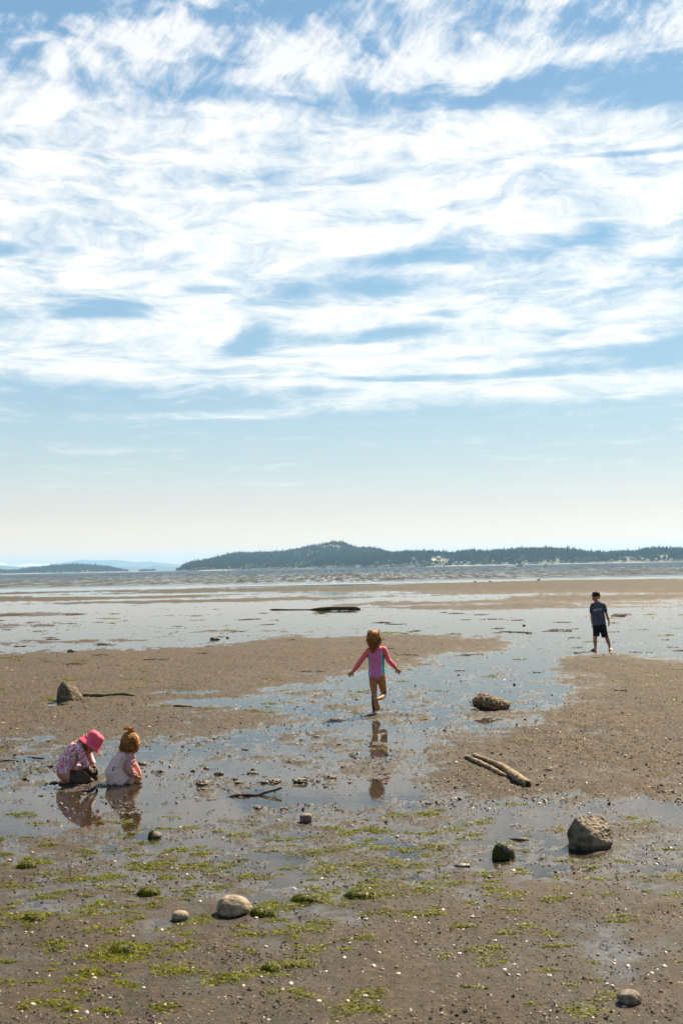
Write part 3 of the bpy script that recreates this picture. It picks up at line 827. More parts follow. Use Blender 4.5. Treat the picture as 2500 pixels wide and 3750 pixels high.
crumbs(24000, 8.0, 20.0, .003, .014, 105, 'mud_crumbs', 'dark scraps of mud and weed just above the pool water', ((.022, .016, .010), (.085, .062, .040)), 1, .01, -.12, -.0075, .34)
crumbs(30000, 10.5, 30.0, .004, .013, 106, 'mud_crumbs', 'dark grains and casts of mud thick on the drier banks', ((.018, .013, .008), (.070, .051, .033)), 1, .02, -.10, .008, .5)
crumbs(13000, 3.9, 9.0, .0032, .012, 107, 'gravel', 'dark wet pebbles lying in clusters on the near mud', ((.014, .010, .007), (.092, .068, .046)), 0, .16, .30, -.002, .7)
def shell_chips(n, y0, y1, s0, s1, seed, clus):
    g = np.random.default_rng(seed)
    x, y = screen_even(n, y0, y1, g)
    keep = fbm(x * 0.9, y * 0.8, 3, seed) > clus + g.normal(0, 0.2, n)
    z = flat_height(x, y); keep &= z > -0.004
    x, y, z = x[keep], y[keep], z[keep]; k = len(x)
    s_ = s0 + (s1 - s0) * g.beta(1.2, 3.5, k)
    scl = np.stack([s_ * g.uniform(.9, 1.5, k), s_, s_ * 0.30], -1)
    f = g.random((k, 1))
    col = np.where(f < .72, np.array([.58, .51, .42]), np.where(f < .9, np.array([.55, .40, .20]), np.array([.62, .48, .42]))) * g.uniform(.75, 1.1, (k, 1))
    o = scatter('broken_shell', oV, oF, np.stack([x, y, z + scl[:, 2] * .6], -1), scl, g.uniform(0, 6.28, k), col, mat_crumb, 0.25, 0.2, False, seed)
    return tag(o, 'small white chips of broken shell strewn over the mud', 'shell bits', None, 'stuff')
shell_chips(2600, 4.0, 9.5, .002, .0075, 201, .02)
shell_chips(2100, 9.0, 45.0, .004, .013, 202, -.1)

# whole shells, each its own: a ribbed half clam and two other looks
def clam(name, ribs, mat, el=1.25):
    bm = bmesh.new(); n, m_ = 14, 4
    rows = []
    for j in range(m_ + 1):
        v = j / m_; row = []
        for i in range(n):
            a = 2 * math.pi * i / n
            r = math.sin(v * math.pi / 2)
            rr = r * (1 + 0.05 * math.cos(a * ribs) * v)
            row.append(bm.verts.new((math.cos(a) * rr * el, math.sin(a) * rr + 0.25 * (1 - r), 0.62 * math.cos(v * math.pi / 2) ** 0.8)) if j else None)
        rows.append(row)
    top = bm.verts.new((0, 0.3, 0.66))
    for i in range(n):
        k = (i + 1) % n
        bm.faces.new((top, rows[1][i], rows[1][k]))
        for j in range(1, m_): bm.faces.new((rows[j][i], rows[j + 1][i], rows[j + 1][k], rows[j][k]))
    me = bm_mesh(name, bm); me.materials.append(mat); return me
SH = [clam('clam_shell', 9, mat_shell), clam('clam_shell', 7, mat_shell_warm, 1.1), clam('clam_shell', 5, mat_shell_dark, 1.5)]
g = np.random.default_rng(301)
named = [(732, 2308, .016), (1136, 1858, .014), (1124, 1857, .013), (366, 2362, .012), (1190, 2245, .016), (1372, 2195, .012), (1410, 2215, .012), (1405, 2268, .013), (1050, 2252, .012), (430, 1868, .014), (372, 1871, .012), (540, 1629, .03), (1285, 1690, .018),
         (85, 1894, .014), (1352, 1868, .018), (880, 1877, .015), (1440, 1932, .014), (600, 2250, .011), (330, 2275, .012), (1100, 1960, .012), (1480, 2060, .014), (1540, 1952, .015), (1180, 2218, .011), (1310, 2060, .010), (415, 1900, .013), (640, 1885, .012)]
shells = []
for dx, dy, r in named: shells.append((on_flat(dx * K, dy * K), r * 0.62))
tries = 0
while len(shells) < 286 and tries < 9000:
    tries += 1
    x, y = screen_even(1, 4.3, 26.0, g, 0.31); x, y = float(x[0]), float(y[0])
    z = ground_z(x, y)
    if z < -0.006 or (y < 9 and fbm(np.array([x]), np.array([y]), 2, 77)[0] < -0.05): continue
    shells.append((Vector((x, y, max(z, -.003))), g.uniform(.0035, .0085) * (1 + y / 18.0)))
for i, (p, r) in enumerate(shells):
    kind = 0 if i < len(named) else int(g.choice([0, 1, 2], p=[.74, .16, .10]))
    if i in (9, 10, 11, 12): kind = 1
    o = bpy.data.objects.new('clam_shell', SH[kind]); COL.objects.link(o)
    o.location = (p.x, p.y, p.z + 0.001); o.scale = (r, r, r)
    o.rotation_euler = (g.normal(0, .3), g.normal(0, .3), g.uniform(0, 6.28))
    tag(o, ('empty white clam shell lying on the wet mud', 'ochre yellow clam shell lying on the wet mud', 'dark slate coloured shell lying on the wet mud')[kind], 'shell',
        ('white shells strewn over the flat', 'ochre shells strewn over the flat', 'dark shells strewn over the flat')[kind])

for i, lab in {1: 'right one of two white shells touching on the wet film above the weed draped stone', 2: 'left one of two white shells touching on the wet film above the weed draped stone',
               9: 'ochre shell in weedy water below the squatting toddler reflection, right one of two', 10: 'ochre shell at the pool edge right below the squatting toddler',
               11: 'large ochre shell by the puddle right of the short mossy stick', 12: 'ochre shell on the right mud bank near the small bright puddle',
               0: 'large white shell at the bottom edge of the picture, in the middle', 20: 'white shell on open mud at right, below the flat dark stone'}.items():
    nm = 'clam_shell' if i == 0 else 'clam_shell.%03d' % i
    bpy.data.objects[nm]['label'] = lab
# ------------------------------------------------------------------ stones on the flat
def stone(name, label, cat, me, mat, px, py, rotz=0.0, sink=0.0):
    me.materials.append(mat)
    p = on_flat(px, py)
    o = bpy.data.objects.new(name, me); COL.objects.link(o)
    o.location = (p.x, p.y, p.z - sink); o.rotation_euler = (0, 0, rotz)
    return tag(o, label, cat)

me = rock_mesh('boulder', pts=[(-.088, .05, .208), (-.03, .07, .215), (.105, .15, .208), (.148, .06, .135), (.150, -.035, .045), (.145, .12, .0), (.0, -.085, .0), (-.03, -.08, -.03), (-.146, -.03, .0),
                               (-.15, .02, .095), (-.125, .04, .15), (.0, -.118, .112), (-.055, -.035, .175), (-.12, .14, .1), (.08, .20, .1), (-.12, .12, -.03), (.12, .1, -.03), (.10, -.05, -.03), (.095, -.095, .060)],
               sub=4, seed=3, rough=0.08, grain=0.040, bevel=0.003)
for v in me.vertices: v.co = Vector((v.co.x, v.co.y * .74, v.co.z * .96))
me.polygons.foreach_set('use_smooth', np.zeros(len(me.polygons), bool))
boulder = stone('boulder', 'large angular boulder with pale and orange lichen faces, alone on wet mud', 'rock', me, mat_boulder, 2160, 3105, 0, 0.012)
me = rock_mesh('boulder', pts=[(-.205, -.02, -.02), (-.195, .0, .16), (-.155, .03, .235), (-.105, .05, .290), (-.04, .05, .285), (.05, .05, .225), (.19, -.01, .035), (.205, -.03, -.02), (.1, -.13, -.02), (-.08, -.14, -.02), (-.07, -.05, .24), (0, .2, .03), (-.15, .15, .1), (.15, .12, -.02)],
               sub=4, seed=8, rough=0.05, grain=0.02, bevel=0.012)
stone('boulder', 'cone shaped brown boulder on the dry mud bank with a mossy branch beside it', 'rock', me, mat_cone, 258, 2570, 0, 0.01)
bm_ = rock_mesh('barnacled_rock', size=(.25, .17, .115), sub=6, seed=11, rough=0.16, grain=0.075, power=2.4, cuts=3)
v_ = np.array([v.co[:] for v in bm_.vertices])
for v in bm_.vertices:
    c_ = v.co; d_, p_ = mnoise.voronoi(c_ * 55); k_ = max(0.0, 0.5 - d_[0]) * 0.022
    tip = 0.80 + 0.32 * sstep(.1, -.2, c_.x)
    v.co = Vector((c_.x, c_.y, c_.z * tip)) + Vector((c_.x, c_.y, c_.z * 1.5)).normalized() * k_
stone('barnacled_rock', 'low golden brown rock crusted with barnacles in the pool beyond the girl', 'rock', bm_, mat_barn, 1802, 2596, 0.05, 0.022)
stone('round_stone', 'pale rounded stone as big as a loaf, beside a green weed mound', 'stone', rock_mesh('round_stone', size=(.094, .074, .068), sub=5, seed=14, rough=0.07, grain=0.010, power=2.15, cuts=1), mat_pale, 855, 3348, 0.1, 0.012)
stone('round_stone', 'small smooth pale stone left of the bigger loaf sized one', 'stone', rock_mesh('round_stone', size=(.046, .038, .031), sub=4, seed=17, rough=0.05, grain=0.006, power=2.3, cuts=1), mat_pale, 660, 3368, 0.25, 0.006)
stone('round_stone', 'small square tan stone standing in the water film below the bent stick', 'stone', rock_mesh('round_stone', size=(.046, .038, .038), sub=4, seed=19, rough=0.06, grain=0.010, power=4.0, cuts=2), mat_grey, 1120, 3010, 0.1, 0.006)
stone('round_stone', 'humped grey brown stone half sunk in gravel at the bottom right corner', 'stone', rock_mesh('round_stone', size=(.052, .044, .036), sub=4, seed=23, rough=0.09, grain=0.012, power=2.2, cuts=2), mat_grey, 2303, 3680, 0.2, 0.008)
stone('flat_stone', 'flat dark stone left of the weed draped stone', 'stone', rock_mesh('flat_stone', size=(.050, .030, .013), sub=4, seed=29, rough=0.12, grain=0.03, power=2.2), mat_darkst, 1692, 3172, -0.1, 0.004)
stone('dark_rock', 'dark humped rock in the shallow water far left of the girl', 'rock', rock_mesh('dark_rock', size=(.135, .08, .055), sub=4, seed=31, rough=0.25, grain=0.05, power=2.2), mat_darkst, 789, 2342, 0, 0.01)
stone('dark_rock', 'smaller dark rock just right of the humped one in shallow water', 'rock', rock_mesh('dark_rock', size=(.045, .04, .034), sub=3, seed=33, rough=0.25, grain=0.05, power=2.2), mat_darkst, 834, 2336, 0, 0.008)
stone('dark_rock', 'brown lump at the edge of the water near the left border', 'rock', rock_mesh('dark_rock', size=(.10, .06, .042), sub=4, seed=37, rough=0.3, grain=0.06, power=2.2), mat_clod, 262, 2389, 0, 0.008)
stone('dark_rock', 'little dark stone on the far wet sheet between girl and boy', 'rock', rock_mesh('dark_rock', size=(.05, .04, .04), sub=3, seed=38, rough=0.25, grain=0.05, power=2.2), mat_darkst, 1918, 2291, 0, 0.008)
stone('dark_rock', 'little black stone in the pool above the barnacled rock', 'rock', rock_mesh('dark_rock', size=(.024, .02, .022), sub=3, seed=39, rough=0.2, grain=0.05, power=2.2), mat_darkst, 1679, 2473, 0, 0.004)
stone('dark_rock', 'little black stone in the pool to the right of the barnacled rock', 'rock', rock_mesh('dark_rock', size=(.022, .02, .02), sub=3, seed=40, rough=0.2, grain=0.05, power=2.2), mat_darkst, 1882, 2508, 0, 0.004)

# stones dressed in weed: the stone is the thing, its weed a part
def weed_cap(parent, rx, ry, h, n, seed, length, drop=1.0, face=None, width=.006, dark=0.25, wild=False):
    """strands that start on top of a hump and hang down its sides"""
    g = np.random.default_rng(seed)
    a = g.uniform(0, 2 * np.pi, n) if face is None else g.normal(face[0], face[1], n)
    r0 = np.sqrt(g.random(n)) * 0.75
    V = np.zeros((n, 5, 2, 3)); L = g.uniform(.55, 1.1, n) * length
    for k in range(5):
        u = k / 4
        r = r0 + u * L
        rr = np.minimum(r, 1.0 + 0.16 * (r - 1).clip(0))
        z = h * np.sqrt(np.clip(1 - np.minimum(r, 1.0) ** 2.6, 0, 1)) - np.clip(r - 1, 0, 2) * h * 0.35 * drop
        aa = a + g.normal(0, 0.05, n) + u * g.normal(0, 0.55 if wild else 0.25, n)
        cx, cy = np.cos(aa) * rr * rx, np.sin(aa) * rr * ry
        w = width * (0.5, 1, 1, .8, .3)[k] * g.uniform(.6, 1.2, n) * 0.5
        lift = g.uniform(.0, .006, n) if not wild else g.uniform(.0, .014, n) * g.random(n)
        for s_, sg in ((0, -1), (1, 1)):
            V[:, k, s_, 0] = cx - np.sin(aa) * w * sg + np.cos(aa) * lift
            V[:, k, s_, 1] = cy + np.cos(aa) * w * sg + np.sin(aa) * lift
            V[:, k, s_, 2] = np.maximum(z + lift + g.normal(0, .001, n), 0.001)
    b0 = (np.arange(n) * 10)[:, None]
    F = np.concatenate([np.concatenate([b0 + 2 * k, b0 + 2 * k + 1, b0 + 2 * k + 3, b0 + 2 * k + 2], 1) for k in range(4)], 0)
    o = obj('weed', mesh_np('weed', V.reshape(-1, 3), F, True, {'tint': np.repeat(weed_tint(g, n, dark), 10, 0)}), mat_weed, parent)
    return tag(o, kind='stuff')

def weedy(name, label, px, py, size, seed, mat, n, length, face=None, dark=0.25, width=.006, cap=1.0):
    p = on_flat(px, py)
    r = thing(name, label, 'seaweed' if mat is mat_clod else 'stone', (p.x, p.y, p.z - 0.003))
    me = rock_mesh('stone', size=size, sub=4, seed=seed, rough=0.1, grain=0.02, power=2.4)
    obj('stone' if mat is not mat_clod else 'mud_core', me, mat, r)
    weed_cap(r, size[0] * 1.02 * cap, size[1] * 1.05 * cap, size[2] * 1.66, n, seed, length, 1.0, face, width, dark, name == 'weed_mound')
    return r
weedy('weed_draped_stone', 'small stone completely draped in hanging dark green weed, left of the boulder', 1842, 3140, (.066, .055, .058), 51, mat_darkst, 520, 0.9, None, 0.42, .0055, 1.05)
weedy('weed_draped_stone', 'small brown stone with green weed on its left half, below the two toddlers', 568, 3066, (.046, .036, .030), 53, mat_grey, 190, 0.8, (2.9, 0.75), 0.30, .005)
for (lab, dx, dy, sz, n, sd) in [
        ('thick green weed mound close to the right of the loaf sized pale stone', 603, 2096, (.062, .05, .020), 420, 61), ('dark green weed tuft left above the pale stones', 343, 2050, (.060, .05, .024), 420, 62),
        ('bushy weed mound midway along the long green patch at lower left', 285, 2184, (.065, .06, .022), 420, 63), ('small dark weed mound on the ragged green patch at bottom middle', 618, 2226, (.036, .034, .017), 260, 64),
        ('low green weed mound near the left edge below the kneeling toddler', 62, 1990, (.055, .045, .020), 300, 65), ('rounded green weed hump right of the loaf sized pale stone', 700, 2062, (.075, .055, .020), 420, 66),
        ('broad bright green weed hump in the middle of the weedy belt', 832, 2058, (.10, .06, .018), 460, 67), ('low weed hump at the left border beside the long green patch', 80, 2112, (.06, .045, .016), 300, 68)]:
    weedy('weed_mound', lab, dx * K, dy * K + 8, tuple(v * .80 for v in sz), sd, mat_clod, int(n * .8), 1.15, None, 0.12, .0048, 1.2)

# ------------------------------------------------------------------ clods of mud, each its own
CLODS = [(744, 2874, 160, 55), (803, 2836, 110, 45), (926, 2834, 130, 40), (998, 2864, 250, 60), (1100, 2866, 180, 70), (1165, 2862, 60, 30), (1212, 2852, 110, 85), (859, 2855, 90, 30), (872, 2872, 90, 30),
         (937, 2894, 45, 50), (945, 2963, 90, 35), (1041, 2965, 90, 35), (757, 2816, 70, 70), (708, 2824, 50, 40), (1152, 2887, 60, 20), (1193, 2882, 60, 30), (773, 2928, 110, 20), (1000, 2780, 60, 16), (1180, 2775, 60, 24), (1240, 2732, 60, 30), (1270, 2731, 40, 30),
         (745, 2893, 150, 30), (520, 2801, 125, 62), (590, 2832, 80, 40), (577, 2903, 80, 60), (612, 2899, 50, 30), (640, 2903, 50, 40), (195, 2915, 60, 30), (180, 2917, 40, 30), (150, 2915, 60, 30), (582, 2946, 60, 50), (420, 2886, 50, 32), (590, 2792, 60, 25), (200, 2868, 90, 22),
         (376, 2920, 60, 22), (300, 2916, 60, 22), (1725, 3010, 180, 30), (1680, 3060, 120, 24), (330, 2842, 70, 20), (480, 2780, 80, 24), (650, 2740, 110, 22), (900, 2745, 90, 20), (1160, 2700, 80, 22)]
CLOD_LABELS = {0: 'wide low clod of mud in the pool, left of the bent stick', 3: 'widest crumbly clod of mud, right behind the raised end of the bent stick', 4: 'broad crumbly clod of mud a step right of the bent stick',
               6: 'tall dark clod of mud at the right end of the row behind the bent stick', 22: 'dark lumpy clod in the water just right of the squatting toddler', 1: 'clod of mud behind the left end of the bent stick',
               9: 'small upright clod touching the middle of the bent stick', 10: 'clod in the calm water below the bent stick, left one of two', 11: 'clod in the calm water below the bent stick, right one of two',
               29: 'small mossy clod in the pool right of the squatting toddler reflection', 34: 'flat broad clod of mud on the wet film behind the weed draped stone'}
clod_meshes = [rock_mesh('mud_clod', size=(1, .8, .62), sub=4, seed=70 + i, rough=0.55, grain=0.26, power=2.1) for i in range(5)]
for c_ in clod_meshes:
    for v in c_.vertices:
        d_, _p = mnoise.voronoi(v.co * 2.6); v.co *= 1 + 0.35 * (0.35 - min(d_[0], .7))
    c_.materials.append(mat_clod)
g = np.random.default_rng(71)
for i, (px, py, w, h) in enumerate(CLODS):
    w *= 600 / 1568.0; h *= 600 / 1568.0
    p = on_flat(px, py); mpp = p.y / FPX
    o = bpy.data.objects.new('mud_clod', clod_meshes[i % 5]); COL.objects.link(o)
    o.location = p + Vector((0, 0, -0.004)); o.rotation_euler = (0, 0, g.uniform(-.5, .5) + math.pi * (i % 2))
    o.scale = (w * mpp * 0.42, w * mpp * 0.36, max(min(h, w * .42) * mpp * 0.60, .005))
    tag(o, CLOD_LABELS.get(i, 'small crumbly dark clod of mud among others in the shallow water'), 'mud clod', 'crumbly mud clods in the pools')

# ------------------------------------------------------------------ driftwood
def log_mesh(name, path, radii, n=26, seg=12, seed=1, rough=0.12, flat=1.0):
    Q = smooth_path([(*p, r) for p, r in zip(path, radii)], n)
    bm = bmesh.new(); tube_bm(bm, Q[:, :3], Q[:, 3], seg, True, seed, rough, flat)
    bmesh.ops.recalc_face_normals(bm, faces=bm.faces)
    return bm_mesh(name, bm)

def laid(name, label, cat, pix, radii, mat, n=26, seg=12, seed=1, rough=0.12, lifts=None, flat=1.0):
    """wood lying on the flat along photograph pixels of its lower edge"""
    pts = []
    for i, (px, py) in enumerate(pix):
        q = on_flat(px, py); pts.append(Vector((q.x, q.y, q.z + radii[i] * 0.8 * flat + (lifts[i] if lifts else 0))))
    o0 = Vector((sum(p.x for p in pts) / len(pts), sum(p.y for p in pts) / len(pts), 0.0))
    me = log_mesh(name, [p - o0 for p in pts], radii, n, seg, seed, rough, flat); me.materials.append(mat)
    o = bpy.data.objects.new(name, me); COL.objects.link(o); o.location = o0
    return tag(o, label, cat), [p - o0 for p in pts]
_o = lambda x, y: (1650 + x / 2.24, 2450 + y / 2.24)
lg, pp = laid('driftwood_log', 'longer driftwood log with a hollow rotten end, right one of the pair on the mud', 'driftwood',
              [_o(188, 724), _o(300, 778), _o(420, 842), _o(495, 898), _o(560, 955), _o(632, 990)], [.020, .024, .030, .036, .040, .036], mat_drift, 60, 18, 5, .22)
d_ = (pp[-1] - pp[-2]).normalized()
bm = bmesh.new()
tube_bm(bm, [pp[-1] + d_ * .002 + Vector((0, 0, .004)), pp[-1] + d_ * .010 + Vector((.002, 0, .004))], [.023, .021], 12, True, 3, .5)
h_ = obj('rotten_hollow', bm_mesh('rotten_hollow', bm), mat_hole, lg)
bm = bmesh.new()
for k in range(7):
    a = k * 0.9 + .4; s_ = d_.cross(Vector((0, 0, 1))).normalized(); u_ = s_.cross(d_)
    q = pp[-1] + (s_ * math.cos(a) + u_ * math.sin(a)) * .030
    tube_bm(bm, [q - d_ * .02, q + d_ * (.006 + .010 * ((k * 7) % 3))], [.009, .003], 5, True, k, .3)
obj('splintered_end', bm_mesh('splintered_end', bm), mat_drift, lg)
laid('driftwood_log', 'shorter thinner driftwood log, left one of the pair on the mud', 'driftwood',
     [_o(126, 748), _o(240, 806), _o(350, 862), _o(430, 898), _o(466, 908)], [.019, .022, .021, .015, .006], mat_drift, 44, 16, 9, .24)
_f = lambda x, y: (980 + x / 4.356, 2200 + y / 4.356)
lg, pp = laid('driftwood_log', 'long dark log lying far out in the bright shallow water', 'driftwood',
              [_f(30, 146), _f(100, 146), _f(330, 146), _f(650, 145), _f(760, 144), _f(900, 144), _f(1150, 142), _f(1390, 140), _f(1478, 139)], [.010, .032, .028, .024, .050, .074, .082, .078, .03], mat_dkwood, 60, 14, 13, .20)
_c = lambda x, y: (700 + x / 2.6133, 2700 + y / 2.6133)
stk, pp = laid('bent_stick', 'bent dark stick rising out of the calm pool with weed hanging from its raised end', 'driftwood',
               [_c(345, 570), _c(440, 566), _c(540, 562), _c(640, 556), _c(720, 552), _c(800, 549), _c(868, 546)], [.006, .013, .011, .010, .011, .011, .009], mat_dkwood, 40, 10, 17, .35, [0, 0, 0, .002, .018, .036, .053])
tw = []; nv_ = 0; FF = []
g = np.random.default_rng(5)
for (k, f, L, w) in [(5, 0.0, .034, .011), (5, .2, .040, .007), (4, .5, .018, .004), (5, .65, .046, .003), (4, .9, .024, .004)]:
    p = pp[k] + (pp[min(k + 1, 6)] - pp[k]) * f
    tw += [(p.x - w / 2, p.y - .002, p.z - .004), (p.x + w / 2, p.y - .002, p.z - .004), (p.x + w * .3, p.y - .004, p.z - L * .6), (p.x - w * .5, p.y - .004, p.z - L * .6), (p.x + w * .2, p.y - .004, p.z - L), (p.x - w * .2, p.y - .004, p.z - L)]
    FF += [(nv_, nv_ + 1, nv_ + 2, nv_ + 3), (nv_ + 3, nv_ + 2, nv_ + 4, nv_ + 5)]; nv_ += 6
obj('hanging_weed', mesh_np('hanging_weed', tw, FF, True, {'tint': np.tile([.10, .15, .015], (nv_, 1))}), mat_weed, stk)
laid('mossy_branch', 'straight mossy branch lying beside the cone shaped boulder', 'driftwood', [(306, 2558), (340, 2558), (390, 2559), (440, 2557), (490, 2557), (505, 2553)], [.024, .026, .024, .022, .017, .005], mat_mosswood, 40, 12, 19, .3)
laid('stick', 'thin dark stick in the bright water just right of the boy', 'stick', [(2236, 2257), (2255, 2256.5), (2294, 2255.5)], [.022, .026, .020], mat_dkwood, 14, 8, 21, .3)
st_, pp = laid('stick', 'long dark stick with a stub lying in the water left of the boy', 'stick', [(1831, 2312), (1870, 2315), (1910, 2317), (1946, 2320)], [.012, .018, .020, .012], mat_dkwood, 24, 8, 23, .3)
bm = bmesh.new(); tube_bm(bm, [pp[1] + Vector((-.05, 0, 0)), pp[1] + Vector((-.03, 0, .06))], [.010, .004], 6)
tube_bm(bm, [pp[2] + Vector((.03, 0, 0)), pp[2] + Vector((.04, .02, .05))], [.008, .003], 6)
obj('side_twig', bm_mesh('side_twig', bm), mat_dkwood, st_)
laid('stick', 'thin brown stick on the dry mud right of the barnacled rock', 'stick', [(2223, 2533), (2258, 2534), (2293, 2537)], [.004, .010, .008], mat_mosswood, 14, 7, 25, .3)
laid('stick', 'forked black twig standing at the left side of the barnacled rock', 'stick', [_o(172, 378), _o(205, 362), _o(224, 345), _o(205, 322), _o(182, 318), _o(172, 312)], [.003, .006, .007, .006, .006, .004], mat_dkwood, 24, 7, 27, .3, [0, .005, .012, .012, .02, .055])
laid('stick', 'short dark stick on the mud far left of the hatted toddler', 'stick', [(104, 2772), (135, 2776), (163, 2778)], [.006, .011, .008], mat_dkwood, 14, 7, 29, .3)
laid('stick', 'dark twig by the left border level with the toddlers', 'stick', [(-10, 2790), (30, 2790), (72, 2791)], [.006, .009, .005], mat_dkwood, 14, 7, 31, .3)
laid('stick', 'dark stick just left behind the kneeling toddler', 'stick', [(170, 2806), (196, 2810), (228, 2812)], [.006, .010, .006], mat_dkwood, 14, 7, 33, .3)
laid('stick', 'flat piece of dark bark near the pair of driftwood logs', 'stick', [(1988, 2832), (2005, 2831), (2020, 2829)], [.006, .014, .010], mat_dkwood, 14, 7, 35, .3, None, .5)
laid('stick', 'short mossy stick lying in the puddle right of the mossy branch', 'stick', [(635, 2592), (665, 2591), (702, 2589)], [.012, .018, .014], mat_mosswood, 14, 8, 37, .3)
laid('stick', 'thin twig on the wet mud at the left edge below the toddlers', 'stick', [(80, 3062), (100, 3066), (126, 3072)], [.004, .006, .004], mat_dkwood, 14, 7, 39, .3)
laid('stick', 'thin dark twig standing out of the mud left of the boulder', 'stick', [(1862, 3070), (1900, 3078), (1935, 3080)], [.004, .008, .005], mat_dkwood, 14, 7, 41, .3)

# ------------------------------------------------------------------ gulls at the water's edge
mat_white = simple_mat('white_feathers', (0.72, 0.70, 0.66), 0.7, 0.1, 60, 0.1)
mat_gullgrey = simple_mat('grey_feathers', (0.10, 0.10, 0.11), 0.7, 0.2, 60, 0.1)
mat_beak = simple_mat('beak', (0.55, 0.33, 0.05), 0.5, 0.1)
def gull(label, px, py, heading, scale=1.0, lean=0.0):
    c = at(px, py); z = ground_z(c.x, c.y)
    r = thing('gull', label, 'gull', (c.x, c.y, max(z, 0.0) - 0.004), heading, 'gulls standing at the edge of the sea'); r.scale = (scale,) * 3
    bm = bmesh.new()
    P = smooth_path([(-.24, 0, .17, .012), (-.15, 0, .19, .05), (-.02, 0, .21, .085), (.08, 0, .235, .078), (.125, 0, .29, .045), (.14, 0, .335, .042), (.16, 0, .352, .036), (.19, 0, .348, .016)], 26)
    tube_bm(bm, P[:, :3], P[:, 3], 12)
    obj('body', bm_mesh('body', bm), mat_white, r)
    for s_ in (-1, 1):
        bm = bmesh.new()
        P = smooth_path([(.06, s_ * .070, .25, .02), (-.03, s_ * .082, .235, .055), (-.15, s_ * .060, .20, .035), (-.29, s_ * .02, .175, .006)], 16)
        tube_bm(bm, P[:, :3], P[:, 3], 8, True, 0, 0, 1.0)
        for v in bm.verts: v.co.y = s_ * (.066 + (abs(v.co.y) - .066) * .35)
        obj('wing', bm_mesh('wing', bm), mat_gullgrey, r)
        bm = bmesh.new(); tube_bm(bm, [(-.01, s_ * .03, .14), (.005, s_ * .03, .07), (-.005, s_ * .03, 0), (.035, s_ * .03, 0)], [.010, .007, .007, .004], 6)
        obj('leg', bm_mesh('leg', bm), mat_beak, r)
    bm = bmesh.new(); tube_bm(bm, [(.185, 0, .347), (.225, 0, .340), (.238, 0, .328)], [.012, .008, .003], 6)
    obj('beak', bm_mesh('beak', bm), mat_beak, r)
    return r
gull('gull at the water edge, leftmost of the three, facing left', 1738, 2138, R(150), 1.0)
gull('gull at the water edge, middle one of the three, turned away', 1794, 2137, R(125), 1.0)
gull('gull at the water edge, rightmost of the three, facing right', 1972, 2131, R(20), 1.05)

# ------------------------------------------------------------------ boats and a buoy
mat_yhull = simple_mat('cream_paint', (0.62, 0.50, 0.26), 0.4, 0.1, 2, 0.0)
mat_whull = simple_mat('white_paint', (0.74, 0.71, 0.65), 0.35, 0.08, 2, 0.0)
mat_dark = simple_mat('dark_paint', (0.025, 0.028, 0.030), 0.4, 0.2, 2, 0.0)
mat_glass = simple_mat('cabin_glass', (0.03, 0.04, 0.045), 0.08, 0.1, 2, 0.0)
mat_foam = simple_mat('foam', (0.85, 0.85, 0.82), 0.9, 0.05, 3, 0.3)
def block(bm, x0, x1, y0, y1, z0, z1, slx=0.0, sly=0.0, bev=0.03):
    vs = [bm.verts.new(p) for p in ((x0, y0, z0), (x1, y0, z0), (x1, y1, z0), (x0, y1, z0), (x0 + slx, y0 + sly, z1), (x1 - slx, y0 + sly, z1), (x1 - slx, y1 - sly, z1), (x0 + slx, y1 - sly, z1))]
    fs = [bm.faces.new([vs[i] for i in q]) for q in ((0, 3, 2, 1), (4, 5, 6, 7), (0, 1, 5, 4), (1, 2, 6, 5), (2, 3, 7, 6), (3, 0, 4, 7))]
    if bev:
        bmesh.ops.bevel(bm, geom=list({e for f in fs for e in f.edges}), offset=bev, segments=1, affect='EDGES')
def hull_mesh(L, W, H, wl=0.25):
    """a boat's shell: stations from stern to bow"""
    bm = bmesh.new(); st = []
    for i in range(12):
        u = i / 11; w = W / 2 * (1 - max(0, (u - .45) / .55) ** 2.2) * (0.92 + .08 * u); sheer = H * (0.92 + 0.35 * u * u)
        x = -L / 2 + L * u
        st.append([bm.verts.new((x + (0.06 * L * max(0, u - .6)) * zf, s_ * w * wf, -wl + (sheer + wl) * zf)) for s_, wf, zf in ((-1, 1, 1), (-1, .93, .45), (-1, .55, .1), (1, .0, 0.0), (1, .55, .1), (1, .93, .45), (1, 1, 1))])
    for a_, b_ in zip(st, st[1:]):
        for k in range(6): bm.faces.new((a_[k], a_[k + 1], b_[k + 1], b_[k]))
        bm.faces.new((a_[6], a_[0], b_[0], b_[6]))
    bm.faces.new(st[0]); bm.faces.new(st[-1][::-1])
    bmesh.ops.remove_doubles(bm, verts=bm.verts, dist=1e-4); bmesh.ops.recalc_face_normals(bm, faces=bm.faces)
    return bm_mesh('hull', bm, False)
def boat(name, label, px, py, D, L, W, H, heading, hullm, group=None):
    d = at_depth(px, py, D)
    r = thing(name, label, 'boat', (d.x, D, 0.0), heading)
    obj('hull', hull_mesh(L, W, H), hullm, r)
    return r
b1 = boat('motor_boat', 'cream coloured cabin motor boat speeding right with a white wake', 1903, 2073, 990, 6.0, 2.3, 0.75, R(6), mat_yhull)
bm = bmesh.new(); block(bm, -1.6, .5, -.85, .85, .78, 1.75, .25, .12, .06); obj('cabin', bm_mesh('cabin', bm, False), mat_yhull, b1)
bm = bmesh.new(); block(bm, -1.35, .32, -.87, .87, 1.2, 1.55, .12, .05, 0); obj('cabin_window', bm_mesh('cabin_window', bm, False), mat_glass, b1)
bm = bmesh.new(); block(bm, 1.2, 2.2, -.4, .4, .86, 1.9, .3, .1, .05); obj('foredeck_gear', bm_mesh('foredeck_gear', bm, False), mat_dark, b1)
